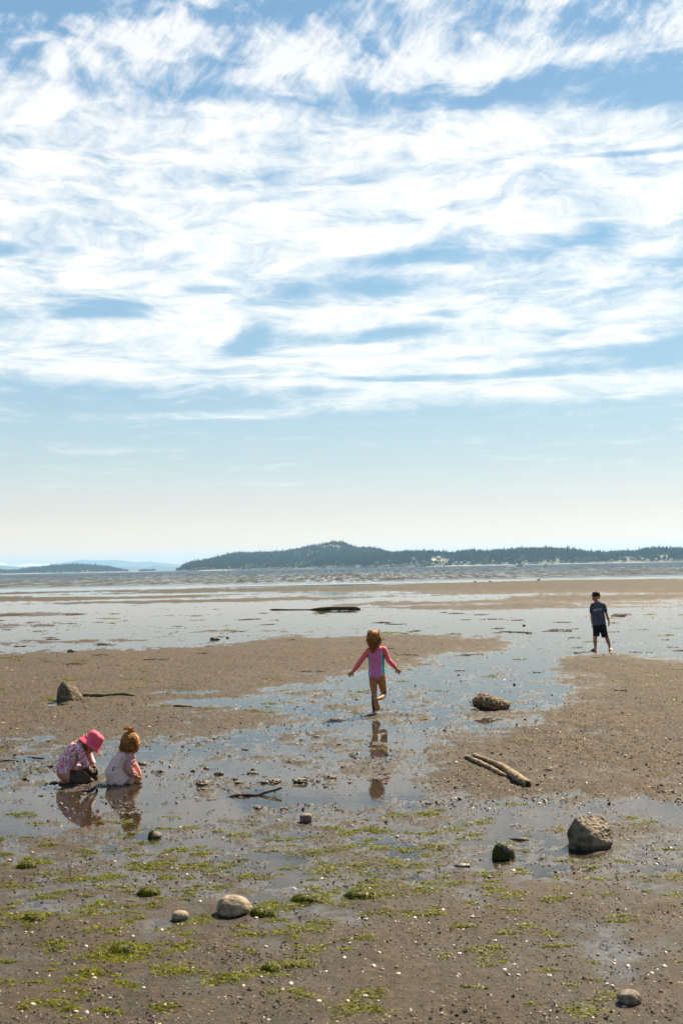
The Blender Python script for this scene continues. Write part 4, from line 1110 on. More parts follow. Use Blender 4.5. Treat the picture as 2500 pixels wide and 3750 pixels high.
bm = bmesh.new(); block(bm, -3.4, -2.95, -.3, .3, .0, 1.15, .1, .05, .05); obj('outboard_motor', bm_mesh('outboard_motor', bm, False), mat_dark, b1)
bm = bmesh.new(); tube_bm(bm, [(-2.9, 0, .28), (0, -1.16, .30), (2.7, -.25, .45)], [.12, .12, .08], 6); obj('rubbing_strake', bm_mesh('rubbing_strake', bm), mat_dark, b1)
g = np.random.default_rng(9)
n = 260
x = np.concatenate([-3.2 - 8.0 * g.random(200) ** 0.8, 2.2 + 1.6 * g.random(60)]); y = g.normal(0, .55, n)
z = np.abs(g.normal(0, .16, n)) * np.where(x > 0, 1.6, np.exp((x + 3) / 6) + .3)
wk = scatter('wake', oV, oF, np.stack([x, y, z + .05], -1), np.stack([g.uniform(.15, .5, n), g.uniform(.15, .4, n), g.uniform(.08, .2, n)], -1), g.uniform(0, 6, n), np.tile([.85, .85, .82], (n, 1)), mat_crumb, .2, .2)
wk.location = b1.location; wk.rotation_euler = b1.rotation_euler
tag(wk, 'white foam wake trailing behind the cream motor boat', 'wake', None, 'stuff')
b2 = boat('motor_boat', 'small white cabin boat heading straight towards the shore', 1996.5, 2074, 747, 4.6, 1.95, 0.75, R(-88), mat_whull)
bm = bmesh.new(); block(bm, -1.5, .7, -.65, .65, .78, 1.65, .3, .14, .06); obj('cabin', bm_mesh('cabin', bm, False), mat_whull, b2)
bm = bmesh.new(); block(bm, -1.2, .64, -.60, .60, 1.15, 1.50, .08, .03, 0); obj('cabin_window', bm_mesh('cabin_window', bm, False), mat_glass, b2)
bm = bmesh.new(); block(bm, -2.7, -2.3, -.25, .25, .1, 1.1, .08, .05, .05); obj('outboard_motor', bm_mesh('outboard_motor', bm, False), mat_dark, b2)
bm = bmesh.new(); block(bm, -1.9, 2.1, -.99, -.93, .25, .45, .3, 0, 0); block(bm, -1.9, 1.2, .93, .99, .25, .45, .3, 0, 0); obj('rubbing_strake', bm_mesh('rubbing_strake', bm, False), mat_dark, b2)
d = at_depth(1626.5, 2077, 1150)
by = thing('buoy', 'small black buoy on the water before the clearing on the coast', 'buoy', (d.x, 1150, 0.0))
bm = bmesh.new(); tube_bm(bm, [(0, 0, -.3), (0, 0, .25), (0, 0, .35), (0, 0, 1.4), (0, 0, 1.5)], [.75, .8, .5, .28, .05], 12); obj('float', bm_mesh('float', bm), mat_dark, by)
bm = bmesh.new(); tube_bm(bm, [(0, 0, 1.45), (0, 0, 2.1)], [.05, .05], 6); tube_bm(bm, [(0, 0, 2.0), (0, 0, 2.35)], [.18, .16], 8); obj('lantern', bm_mesh('lantern', bm), mat_dark, by)

# ------------------------------------------------------------------ houses on the far shore
mat_hw = [simple_mat('house_wall', c, 0.8, 0.06, .3, 0.0) for c in ((0.46, 0.43, 0.38), (0.36, 0.25, 0.17), (0.33, 0.31, 0.28))]
mat_hr = [simple_mat('house_roof', c, 0.8, 0.1, .3, 0.0) for c in ((0.20, 0.17, 0.15), (0.30, 0.17, 0.10), (0.36, 0.34, 0.32))]
def house_meshes(kind):
    w, d, h = ((9, 7, 5.0), (12, 7, 4.2), (8, 8, 6.2))[kind]
    bm = bmesh.new(); block(bm, -w / 2, w / 2, -d / 2, d / 2, -4, h, 0, 0, 0); wall = bm_mesh('wall', bm, False)
    bm = bmesh.new(); e = .6; rh = (2.4, 1.8, 2.6)[kind]
    v = [bm.verts.new(p) for p in ((-w / 2 - e, -d / 2 - e, h), (w / 2 + e, -d / 2 - e, h), (w / 2 + e, d / 2 + e, h), (-w / 2 - e, d / 2 + e, h), (-w / 2 - e, 0, h + rh), (w / 2 + e, 0, h + rh))]
    for q in ((0, 1, 5, 4), (2, 3, 4, 5), (0, 4, 3), (1, 2, 5), (3, 2, 1, 0)): bm.faces.new([v[i] for i in q])
    roof = bm_mesh('roof', bm, False)
    bm = bmesh.new()
    for r_ in range(2 if h > 4.5 else 1):
        for k in range(3):
            x0 = -w / 2 + w * (k + .25) / 3; block(bm, x0, x0 + w / 6, -d / 2 - .06, -d / 2 + .02, .9 + r_ * 2.4, 2.3 + r_ * 2.4, 0, 0, 0)
    win = bm_mesh('windows', bm, False)
    wall.materials.append(mat_hw[kind]); roof.materials.append(mat_hr[kind]); win.materials.append(mat_glass)
    return wall, roof, win
HM = [house_meshes(k) for k in range(3)]
def house(px, py, lnd, label, group, kind=0, scale=1.0):
    _, xs, place, ridge = lnd
    best = None
    for q in np.linspace(0.0, 1.0, 90):
        x = at_depth(px, py, 3600).x
        for _ in range(3):
            P = place(np.array([x]), np.array([q]))[0]
            e = at_depth(px, py, P[1]); x += (e.x - P[0])
        P = place(np.array([x]), np.array([q]))[0]; e = at_depth(px, py, P[1])
        err = abs(e.z - P[2] - 1.5)
        if best is None or err < best[0]: best = (err, P)
    P = best[1]
    r = thing('house', label, 'house', (P[0], P[1] - 6, P[2] + 1.2), 0.0, group)
    r.scale = (scale * .82,) * 3; r.rotation_euler = (0, 0, R(random.uniform(-35, 35)))
    for nm, me in zip(('wall', 'roof', 'window_row'), HM[kind]):
        obj(nm, me, None, r)
G1 = 'houses among the trees near the top of the broad hill'
for px, py, k in [(1133, 2009, 1), (1180, 2007, 1), (1155, 2008, 0), (1210, 2001, 2), (1228, 2004, 0)]: house(px, py, hill, 'pale house among the trees near the hill top', G1, k, .9)
G2 = 'houses among the trees on the middle slope of the broad hill'
for px, py, k in [(1096, 2027, 0), (1119, 2028, 2), (1107, 2035, 0), (1128, 2035, 2), (804, 2053, 1), (822, 2050, 0), (1208, 2022, 2), (1240, 2018, 2)]: house(px, py, hill, 'pale house half hidden on the middle slope of the hill', G2, k, .85)
G3 = 'houses low on the slope of the broad hill near the water'
for px, py, k in [(914, 2081, 0), (841, 2082, 2), (1145, 2074, 0), (784, 2084, 1), (720, 2086, 0)]: house(px, py, hill, 'small house low on the hill near the water', G3, k, .8)
G4 = 'houses in and around the bare clearing on the coast'
for px, py, k in [(1594, 2059, 0), (1633, 2063, 1), (1649, 2060, 0), (1669, 2065, 2), (1686, 2065, 0), (1584, 2071, 1), (1612, 2070, 0), (1524, 2066, 0), (1715, 2068, 0)]: house(px, py, coast, 'house by the bare clearing on the coast', G4, k, .9)
house(1604, 2049, coast, 'largest pale house, at the top of the bare clearing on the coast', G4, 2, 1.2)
house(1437, 2054, coast, 'single tan house with orange roof alone in the coastal trees', 'lone houses in the coastal trees', 1, 1.0)
house(1802, 2060, coast, 'single pale house in a grassy gap by the shore behind the motor boat', 'lone houses in the coastal trees', 0, 1.0)
G5 = 'houses along the coast at right beyond the boy'
for px, py, k in [(2178, 2036, 2), (2265, 2047, 0), (2286, 2043, 0), (2384, 2042, 2), (2460, 2036, 1), (2288, 2050, 2), (2345, 2043, 0), (2236, 2054, 0), (2308, 2045, 1), (2397, 2051, 0), (2347, 2052, 2), (2325, 2050, 0), (2420, 2046, 0)]: house(px, py, coast, 'small pale house among trees along the coast beyond the boy', G5, k, .85)
G6 = 'houses near the beach of the low forested island'
for px, py, k in [(213, 2098.5, 0), (402, 2094, 0), (322, 2096, 2)]: house(px, py, isle, 'tiny pale house at the foot of the forested island', G6, k, 1.0)
# the bare ground of the clearing
mat_bare = simple_mat('bare_ground', (0.36, 0.28, 0.20), 0.9, 0.2, .06, 0.0)
def bare(px0, py0, px1, py1, lnd, label):
    _, xs, place, ridge = lnd
    V = []; nx, nq = 14, 6
    a, b_ = at_depth(px0, py0, 3100).x, at_depth(px1, py1, 3100).x
    for j in range(nq):
        for i in range(nx):
            u, v = i / (nx - 1), j / (nq - 1)
            x = a + (b_ - a) * u; q = .10 + .28 * v + .04 * math.sin(u * 9)
            wob = 1 - abs(2 * u - 1) ** 3
            P = place(np.array([x + 5 * math.sin(v * 7 + u * 5)]), np.array([.24 + (q - .24) * wob]))[0]; V.append((P[0], P[1] - 2, P[2] + 1.0))
    F = [(j * nx + i, j * nx + i + 1, (j + 1) * nx + i + 1, (j + 1) * nx + i) for j in range(nq - 1) for i in range(nx - 1)]
    return tag(obj('clearing', mesh_np('clearing', V, F), mat_bare), label, None, None, 'structure')
bare(1590, 2060, 1655, 2060, coast, 'bare pale ground of the clearing on the coast')
# ------------------------------------------------------------------ people
def loft(bm, secs, seg=20, power=2.2):
    """closed skin over sections (centre, half width along side, half depth, side vector)"""
    rings = []
    C = [Vector(s[0]) for s in secs]
    for i, s in enumerate(secs):
        d = (C[min(i + 1, len(C) - 1)] - C[max(i - 1, 0)]).normalized()
        side = Vector(s[3] if len(s) > 3 else (1, 0, 0)); side = (side - d * side.dot(d)).normalized()
        fr = d.cross(side)
        ring = []
        for k in range(seg):
            a = 2 * math.pi * k / seg; c, n_ = math.cos(a), math.sin(a)
            r = (abs(c) ** power + abs(n_) ** power) ** (-1 / power)
            ring.append(bm.verts.new(C[i] + side * c * r * s[1] + fr * n_ * r * s[2]))
        rings.append(ring)
    for a, b in zip(rings, rings[1:]):
        for k in range(seg): bm.faces.new((a[k], a[(k + 1) % seg], b[(k + 1) % seg], b[k]))
    bm.faces.new(rings[0][::-1]); bm.faces.new(rings[-1])

def limb(bm, pts, n=None, seg=14):
    """a tapered limb with rounded ends through (x, y, z, radius)"""
    Q = smooth_path(pts, n or max(8, len(pts) * 6))
    d0 = (Q[0, :3] - Q[1, :3]); d0 /= np.linalg.norm(d0); d1 = (Q[-1, :3] - Q[-2, :3]); d1 /= np.linalg.norm(d1)
    head = [np.append(Q[0, :3] + d0 * Q[0, 3] * u, Q[0, 3] * math.sqrt(1 - u * u)) for u in (.95, .7, .35)]
    tail = [np.append(Q[-1, :3] + d1 * Q[-1, 3] * u, Q[-1, 3] * math.sqrt(1 - u * u)) for u in (.35, .7, .95)]
    Q = np.array(head + list(Q) + tail)
    tube_bm(bm, Q[:, :3], np.maximum(Q[:, 3], 1e-3), seg)

def ball(bm, c, r, rot=None, seg=20):
    g = bmesh.ops.create_uvsphere(bm, u_segments=seg, v_segments=seg // 2 + 2, radius=1.0)
    M = Matrix.Translation(Vector(c)) @ (rot.to_4x4() if rot is not None else Matrix()) @ Matrix.Diagonal((r[0], r[1], r[2], 1))
    bmesh.ops.transform(bm, matrix=M, verts=g['verts'])

def fused(name, bm, voxel=0.005, smooth=4, keep=1.0):
    """overlapping pieces fused into one continuous skin"""
    bmesh.ops.recalc_face_normals(bm, faces=bm.faces)
    me = bpy.data.meshes.new(name + '_raw'); bm.to_mesh(me); bm.free()
    o = bpy.data.objects.new('raw', me); COL.objects.link(o)
    r = o.modifiers.new('r', 'REMESH'); r.mode = 'VOXEL'; r.voxel_size = voxel
    s_ = o.modifiers.new('s', 'SMOOTH'); s_.factor = 0.5; s_.iterations = smooth
    if keep < 1.0:
        d = o.modifiers.new('d', 'DECIMATE'); d.ratio = keep
    dg = bpy.context.evaluated_depsgraph_get(); dg.update()
    out = bpy.data.meshes.new_from_object(o.evaluated_get(dg)); out.name = name
    bpy.data.objects.remove(o, do_unlink=True); bpy.data.meshes.remove(me)
    out.polygons.foreach_set('use_smooth', np.ones(len(out.polygons), bool))
    return out

def verts_of(me):
    a = np.zeros(len(me.vertices) * 3, np.float32); me.vertices.foreach_get('co', a); return a.reshape(-1, 3)
def normals_of(me):
    a = np.zeros(len(me.vertices) * 3, np.float32); me.vertices.foreach_get('normal', a); return a.reshape(-1, 3)
def set_attr(me, name, val):
    a = me.attributes.new(name, 'FLOAT', 'POINT'); a.data.foreach_set('value', np.asarray(val, np.float32))

def shell_of(name, me, mask, off, wr=0.0, fr=30.0, matfn=None, thick=0.002):
    """cloth: the part of a body where mask holds, lifted off the skin and closed at its hems"""
    bm = bmesh.new(); bm.from_mesh(me); bm.normal_update(); bm.verts.ensure_lookup_table()
    for v in bm.verts:
        p = v.co
        v.co = p + v.normal * (off + wr * mnoise.fractal(Vector((p.x * fr * .6, p.y * fr * .6, p.z * fr * 1.5)), .8, 2.1, 3))
    dead = [f for f in bm.faces if not all(mask[v.index] for v in f.verts)]
    bmesh.ops.delete(bm, geom=dead, context='FACES')
    loose = [v for v in bm.verts if not v.link_faces]
    if loose: bmesh.ops.delete(bm, geom=loose, context='VERTS')
    for _ in range(3):
        be = [v for v in bm.verts if v.is_boundary]
        mv = [(v, sum((e.other_vert(v).co for e in v.link_edges if e.is_boundary), Vector()) / max(1, sum(e.is_boundary for e in v.link_edges))) for v in be]
        for v, c in mv: v.co = v.co.lerp(c, .5)
    if matfn:
        for f in bm.faces: f.material_index = matfn(f.calc_center_median())
    be = [e for e in bm.edges if e.is_boundary]
    if be:
        ex = bmesh.ops.extrude_edge_only(bm, edges=be)
        for v in [g_ for g_ in ex['geom'] if isinstance(g_, bmesh.types.BMVert)]:
            n_ = v.link_edges[0].other_vert(v).normal if v.link_edges else Vector()
            v.co -= v.normal * (off + thick) if v.normal.length > .1 else n_ * (off + thick)
    return bm_mesh(name, bm)

def hand(bm, wrist, pdir, side, size=1.0, curl=0.5, spread=0.22, up=None):
    """a small child's hand: palm, four unequal bent fingers, thumb from the side of the palm near the wrist"""
    w = Vector(wrist); d = Vector(pdir).normalized(); s_ = Vector(side); s_ = (s_ - d * s_.dot(d)).normalized()
    n = d.cross(s_); k = size
    pal = [(w - d * .008 * k, .017 * k, .012 * k, s_), (w + d * .012 * k, .021 * k, .0125 * k, s_), (w + d * .034 * k, .027 * k, .012 * k, s_), (w + d * .050 * k, .027 * k, .0105 * k, s_), (w + d * .055 * k, .022 * k, .007 * k, s_)]
    loft(bm, pal, 14, 2.6)
    for i, (o, L) in enumerate(((-.0200, .034), (-.0068, .042), (.0068, .045), (.0200, .040))):
        fd = (d + s_ * (o / .02) * spread).normalized()
        p = w + d * .048 * k + s_ * o * k
        pts = [(*p, .0072 * k)]
        dd = fd
        for j in range(3):
            dd = (dd * math.cos(curl * .55) + n * math.sin(curl * .55)).normalized()
            p = p + dd * L * k / 3 * 1.05; pts.append((*p, (.0068, .0062, .0052)[j] * k))
        limb(bm, pts, 9, 8)
    p = w + d * .014 * k + s_ * .018 * k
    t1 = (d * .65 + s_ * .8 + n * .25).normalized(); t2 = (d * .9 + s_ * .4 + n * .3 * (1 + curl)).normalized()
    a = p + t1 * .022 * k; b = a + t2 * .022 * k
    limb(bm, [(*p, .0095 * k), (*a, .0082 * k), (*b, .0060 * k)], 9, 8)

def foot(bm, heel, toe, up=(0, 0, 1), w=.030, h=.026, toes=True):
    """heel, arch, ball and five toes"""
    a, b = Vector(heel), Vector(toe); d = (b - a).normalized(); L = (b - a).length
    u = Vector(up); u = (u - d * u.dot(d)).normalized(); s_ = d.cross(u)
    def c(f, z): return a + d * L * f + u * z
    loft(bm, [(c(-.04, h * .9), w * .35, h * .5, s_), (c(.03, h * .85), w * .72, h * .85, s_), (c(.18, h * .95), w * .80, h * .95, s_), (c(.45, h * .75), w * .82, h * .75, s_), (c(.68, h * .52), w * 1.05, h * .52, s_), (c(.80, h * .42), w * .98, h * .42, s_), (c(.86, h * .36), w * .7, h * .3, s_)], 16, 2.3)
    if toes:
        for i, o in enumerate((-.72, -.36, 0.0, .34, .66)):
            p = c(.80, h * .36) + s_ * w * o; q = c(1.0 - abs(o + .35) * .06, h * .26) + s_ * w * o * 1.05
            r = w * (.26 if i == 0 else .19)
            limb(bm, [(*p, r), (*q, r * .85)], 6, 8)

def skin_mat(name, base, shade):
    m, t, out = new_mat(name); co = coords(t)
    n1 = noise(t, co, 18, 4, .55); f = attr_fac(t, 'mud')
    n2 = noise(t, co, 70, 4, .65)
    c = mix(t, n1.smooth(.3, .7), base, shade)
    mm = (f * 1.4 + (n2 - .5) * .9).smooth(.42, .62)
    c = mix(t, mm, c, mix(t, n2, (.022, .013, .007), (.085, .052, .030)))
    b = principled(t, out, Base_Color=c, Roughness=mix(t, mm, (.5, .5, .5), (.60, .60, .60)), Normal=bump(t, n2, .25, .003))
    b.inputs['Specular IOR Level'].default_value = .25
    b.inputs['Subsurface Weight'].default_value = .08; b.inputs['Subsurface Radius'].default_value = (.012, .005, .003); b.inputs['Subsurface Scale'].default_value = .4
    return m
mat_skin = skin_mat('skin', (.47, .23, .12), (.40, .175, .082))
mat_tan = skin_mat('tanned_skin', (.46, .215, .098), (.37, .16, .066))

def cloth_mat(name, base, rough=.85, weave=420, var=.12):
    m, t, out = new_mat(name); co = coords(t)
    n1 = noise(t, co, 16, 5, .6); n2 = noise(t, co, weave, 2, .5)
    c = mix(t, (n1 * .6 + n2 * .4).smooth(.3, .7), tuple(x * (1 - var) for x in base), tuple(min(1, x * (1 + var)) for x in base))
    b = principled(t, out, Base_Color=c, Roughness=rough, Normal=bump(t, n1 * .6 + n2 * .3, .25, .004))
    b.inputs['Specular IOR Level'].default_value = .2
    return m
mat_coral = cloth_mat('coral_fabric', (.76, .125, .135), .6); mat_orchid = cloth_mat('orchid_fabric', (.56, .14, .30), .6)
mat_teal = cloth_mat('teal_fabric', (.008, .30, .32), .6); mat_piping = cloth_mat('white_piping', (.75, .78, .78), .7)
mat_hat = cloth_mat('hot_pink_canvas', (.78, .10, .16), .85, 300)
mat_tee = cloth_mat('heather_navy', (.070, .075, .100), .9, 260, .3); mat_short = cloth_mat('black_fabric', (.010, .009, .010), .8)
mat_cap = cloth_mat('black_canvas', (.014, .012, .012), .8); mat_over = cloth_mat('pale_pink_twill', (.68, .47, .42), .9, 300, .08)
mat_sleeve = cloth_mat('rose_jersey', (.50, .25, .22), .9); mat_print = cloth_mat('white_print', (.78, .78, .75), .7)
mat_navy = cloth_mat('navy_patch', (.018, .018, .040), .7); mat_red = cloth_mat('dark_red_print', (.16, .018, .014), .7)
m, t, out = new_mat('floral_fabric'); mat_floral = m
co = coords(t)
v1 = voronoi(t, co, 88, out='Color'); v2 = voronoi(t, co, 88)
h1, h2, h3 = split(t, v1)
petal = ramp(t, h1, [(0, (.78, .76, .74)), (.26, (.74, .72, .70)), (.30, (.62, .02, .10)), (.55, (.70, .05, .20)), (.58, (.80, .30, .42)), (.74, (.74, .26, .36)), (.76, (.75, .60, .22)), (.88, (.72, .55, .18)), (.90, (.25, .38, .62)), (1.0, (.30, .45, .65))])
m.node_tree.nodes[-1].color_ramp.interpolation = 'CONSTANT'
c = mix(t, v2.smooth(.58, .70) * .8, petal, (.66, .64, .66))
c = mix(t, noise(t, co, 90, 3, .6).smooth(.50, .57) * .85, c, (.46, .012, .10))
principled(t, out, Base_Color=c, Roughness=.7)

def hair_mat(name, a, b2, c2):
    m, t, out = new_mat(name); co = coords(t)
    n1 = noise(t, scaled(t, co, (1, 1, .35)), 150, 4, .6); n2 = noise(t, co, 26, 4, .6)
    c = mix(t, n1.smooth(.35, .65), a, b2); c = mix(t, n2.smooth(.45, .7) * .8, c, c2)
    b = principled(t, None, Base_Color=c, Roughness=.42, Normal=bump(t, n1, .5, .003)); b.inputs['Specular IOR Level'].default_value = .4
    tl = t.nodes.new('ShaderNodeBsdfTranslucent'); setin(t, tl.inputs[0], mix(t, 0.0, c, c))
    mx = t.nodes.new('ShaderNodeMixShader'); mx.inputs[0].default_value = .45
    t.links.new(b.outputs[0], mx.inputs[1]); t.links.new(tl.outputs[0], mx.inputs[2]); t.links.new(mx.outputs[0], out.inputs[0])
    return m
mat_hairb = hair_mat('golden_brown_hair', (.20, .080, .022), (.62, .27, .060), (.86, .46, .10))
mat_hairr = hair_mat('reddish_hair', (.19, .070, .016), (.58, .24, .045), (.82, .41, .080))
mat_haird = hair_mat('dark_hair', (.03, .018, .01), (.07, .04, .02), (.10, .06, .03))
mat_eye = simple_mat('eye', (.03, .02, .015), .15, .1, 300, 0.0)
mat_lip = simple_mat('lip', (.36, .12, .09), .5, .1, 300, 0.0)

def strands(bm, roots, ctrl, r, seg=5, n=8):
    for P in ctrl:
        Q = smooth_path(P, n)
        rr = np.interp(np.linspace(0, 1, n), [0, .25, .75, 1], [r * .7, r, r * .8, r * .12])
        tube_bm(bm, Q, rr, seg)

class Fig:
    """a person measured from an enlarged piece of the photograph: origin on the ground, x to the right, y away, z up"""
    def __init__(s, ox, oy, mpp): s.ox, s.oy, s.k = ox, oy, mpp
    def __call__(s, x, y, d=0.0): return Vector(((x - s.ox) * s.k, d, (s.oy - y) * s.k))
    def q(s, x, y, d, r): return (*s(x, y, d), r)

def seg_dist(V, a, b):
    a, b = np.array(a), np.array(b); ab = b - a
    t_ = np.clip(((V - a) @ ab) / (ab @ ab), 0, 1)
    return np.linalg.norm(V - a - t_[:, None] * ab, axis=1), t_

def on_front(bvh, x, z, off=.003):
    h = bvh.ray_cast(Vector((x, -3, z)), Vector((0, 1, 0)))
    return None if h[0] is None else h[0] + Vector((0, -off, 0))

# ---- the running girl
P = Fig(740, 1570, .000793)
gp = at(1370, 2616)
girl = thing('person', 'girl running away through the pool in a pink, purple and teal long sleeved swimsuit', 'person', (gp.x, gp.y, -0.006))
bm = bmesh.new()
S_ = lambda x, y, d, hw, hd: (P(x, y, d), hw * P.k, hd)
loft(bm, [S_(788, 1012, .0, 40, .030), S_(792, 985, -.005, 105, .075), S_(796, 945, -.012, 138, .088), S_(797, 895, -.008, 137, .082), S_(795, 800, .006, 126, .070), S_(791, 700, .014, 126, .070), S_(786, 610, .016, 134, .075), S_(785, 545, .014, 132, .070), S_(783, 500, .012, 112, .055), S_(778, 468, .012, 62, .046), S_(773, 440, .014, 40, .040), S_(768, 395, .02, 38, .040)], 24)
ball(bm, P(766, 312, .03), (.071, .086, .086)); ball(bm, P(768, 365, .055), (.055, .060, .058))
for sx in (-1, 1): ball(bm, P(768 + sx * 84, 350, .03), (.010, .016, .022))
limb(bm, [P.q(700, 520, .012, .030), P.q(668, 535, .012, .034), P.q(600, 615, .005, .031), P.q(537, 692, .0, .0285), P.q(480, 770, -.01, .0275), P.q(412, 858, -.01, .0185)])
limb(bm, [P.q(880, 508, .012, .030), P.q(920, 518, .012, .034), P.q(955, 600, .005, .032), P.q(985, 680, .0, .029), P.q(1040, 745, -.01, .0275), P.q(1108, 822, -.01, .0185)])
hand(bm, P(410, 862, -.01), P(345, 918, -.01) - P(410, 862, -.01), (.35, -.3, -.8), .98, .25, .26)
hand(bm, P(1110, 826, -.01), P(1180, 905, -.01) - P(1110, 826, -.01), (-.4, -.3, -.7), .98, .35, .26)
limb(bm, [P.q(735, 930, 0, .056), P.q(735, 1010, 0, .0555), P.q(736, 1100, .006, .050), P.q(746, 1225, .010, .037), P.q(744, 1300, -.006, .0375), P.q(740, 1380, -.006, .034), P.q(736, 1490, .0, .021), P.q(738, 1535, .0, .022)])
foot(bm, P(736, 1575, -.03), P(752, 1575, .125), w=.032)
limb(bm, [P.q(866, 930, 0, .057), P.q(872, 1010, .005, .058), P.q(884, 1110, .025, .050), P.q(903, 1240, .055, .038), P.q(897, 1268, .04, .037), P.q(865, 1283, -.04, .034), P.q(805, 1290, -.13, .025), P.q(770, 1290, -.170, .022)])
foot(bm, P(745, 1272, -.182), P(800, 1482, -.165), up=(0.12, 1, .05), w=.036, h=.026)
gm = fused('body', bm, .0045, 4, .5)
V = verts_of(gm)
da, ta = np.full(len(V), 9.), np.zeros(len(V)); 
for a, b, t0, t1 in [(P(668, 535), P(537, 692), 0, .5), (P(537, 692), P(412, 858), .5, 1), (P(920, 518), P(985, 680), 0, .5), (P(985, 680), P(1108, 822), .5, 1)]:
    d_, tt_ = seg_dist(V, a, b); up_ = d_ < da; da = np.where(up_, d_, da); ta = np.where(up_, t0 + (t1 - t0) * tt_, ta)
cx = P(792, 0).x
dx = np.abs(V[:, 0] - cx)
xcrop = V[:, 0] / P.k + 740; ycrop = 1570 - V[:, 2] / P.k
arm = (dx > .118 + .0 * dx) & (da < .05) | ((da < .040) & (ycrop < 760) & (dx > .088))
raglan = (ycrop < 600) & (dx > (.030 + (ycrop - 455) * .00058)) & (ycrop > 440)
sleeve = (arm | raglan) & (ta < .965) & (ycrop > 452)
legcut = np.where(xcrop > 785, 1000 - (xcrop - 785) * .72, 1006 - (785 - xcrop) * .60)
torso = (~sleeve) & (ycrop > 458) & (ycrop < legcut) & ~arm & (V[:, 1] > -.11)
mud = np.clip((ycrop - 1180) / 160, 0, 1) * .38 + np.where((xcrop < 725) & (ycrop > 1240), .38, 0) + np.where((ycrop > 1430), .3, 0) + np.where((xcrop > 905) & (ycrop > 1120) & (ycrop < 1290), .38, 0)
mud = np.where((V[:, 1] < -.135), .12, mud)
set_attr(gm, 'mud', mud)
obj('body', gm, mat_tan, girl)
def gmat(c):
    x = c.x - cx; w = .0880 if x < 0 else .068
    z_ = 1570 - c.z / P.k
    if z_ > 560 and abs(abs(x) - w) < .0028: return 2
    if z_ > 560 and abs(x) > w: return 1
    return 0
for mask, nm, mats, fn in ((torso, 'swimsuit', (mat_orchid, mat_teal, mat_piping), gmat),):
    me = shell_of(nm, gm, mask, .0035, .0016, 34, None)
    for m_ in mats: me.materials.append(m_)
    for f in me.polygons: f.material_index = fn(f.center)
    obj(nm, me, None, girl)
for sg in (-1, 1):
    me = shell_of('sleeve', gm, sleeve & (np.sign(V[:, 0] - cx) == sg), .0042, .0022, 40); obj('sleeve', me, mat_coral, girl)
g = np.random.default_rng(11)
bm = bmesh.new(); ball(bm, P(764, 308, .022), (.076, .087, .088))
for v in list(bm.verts):
    if v.co.y > .062 and v.co.z < P(0, 300).z: v.co.y = .062
ctr = []
for i in range(520):
    a = g.uniform(-1.75, 1.75); e = g.uniform(.0, 1.15)
    st = P(768, 300, .02) + Vector((math.sin(a) * .078 * math.cos(e), -math.cos(a) * .085 * math.cos(e), math.sin(e) * .092))
    tip = P(738 + g.normal(0, 20), g.uniform(470, 575), -.050 + g.normal(0, .014)) if g.random() < .62 else P(g.uniform(660, 860), g.uniform(430, 500), g.uniform(-.06, .0))
    m1 = P(752 + g.normal(0, 34) + (st.x / P.k + 740 - 752) * .6, 385 + g.normal(0, 18), -.066 + g.normal(0, .010))
    m0 = st.lerp(m1, .45) + Vector((g.normal(0, .006), -.016, .012))
    ctr.append([st, m0, m1, m1.lerp(tip, .55) + Vector((g.normal(0, .007), 0, 0)), tip])
for i in range(150):
    st = P(g.uniform(680, 850), g.uniform(200, 330), g.uniform(-.05, .06)); side = -1 if g.random() < .7 else 1
    ctr.append([st, st + Vector((side * g.uniform(.004, .020), g.normal(0, .012), g.uniform(.0, .012))), st + Vector((side * g.uniform(.008, .032), g.normal(0, .014), -g.uniform(.015, .05))), st + Vector((side * g.uniform(.01, .06), g.normal(0, .02), -g.uniform(.05, .12)))])
strands(bm, None, ctr, .0031)
obj('hair', bm_mesh('hair', bm), mat_hairb, girl)

# splash round her foot
g = np.random.default_rng(5)
n = 190; a = g.uniform(0, 6.28, n); rr = np.abs(g.normal(.055, .035, n)) + .01
sp_ = np.stack([rr * np.cos(a) * 1.3, rr * np.sin(a) * .9, np.abs(g.normal(0, .020, n)) * np.exp(-(rr - .03) * 6)], -1)
m, t, out = new_mat('water_drop')
b = principled(t, out, Base_Color=(.9, .92, .92), Roughness=.05); b.inputs['Transmission Weight'].default_value = .6; b.inputs['IOR'].default_value = 1.333
o = scatter('splash', *icos(1), sp_, np.repeat(g.uniform(.0015, .0055, n)[:, None], 3, 1), g.uniform(0, 6, n), np.tile([.8, .8, .8], (n, 1)), m, .3, .1, True)
o.location = girl.location; tag(o, 'small splash of water drops round the running foot', 'splash', None, 'stuff')

# ---- the walking boy
P = Fig(600, 1650, .0009035)
bp = at(2192, 2381)
boy = thing('person', 'boy in black cap, navy T-shirt and black shorts walking barefoot through the shallow water', 'person', (bp.x, bp.y, -0.004))
yaw = R(-48)                                    # turned a little to the left
sd = (math.cos(R(12)), math.sin(R(12)), 0)
bm = bmesh.new()
S_ = lambda x, y, d, hw, hd: (P(x, y, d), hw * P.k, hd, sd)
loft(bm, [S_(628, 1180, 0, 60, .05), S_(626, 1120, 0, 125, .085), S_(622, 1020, 0, 125, .08), S_(612, 880, 0, 115, .075), S_(602, 740, 0, 122, .08), S_(596, 620, 0, 130, .085), S_(590, 560, 0, 128, .075), S_(582, 525, 0, 95, .06), S_(574, 495, 0, 50, .05), S_(570, 470, 0, 42, .042), S_(566, 430, -.005, 42, .043)], 22)
RH = Matrix.Rotation(yaw, 3, 'Z')
hc = P(560, 372, -.006)
def hp(x, y, z): return hc + RH @ Vector((x, y, z))      # head frame: -y is where he looks
ball(bm, hp(0, .010, .018), (.074, .090, .082), RH); ball(bm, hp(0, -.024, -.036), (.056, .060, .062), RH); ball(bm, hp(0, -.045, -.078), (.030, .030, .022), RH)
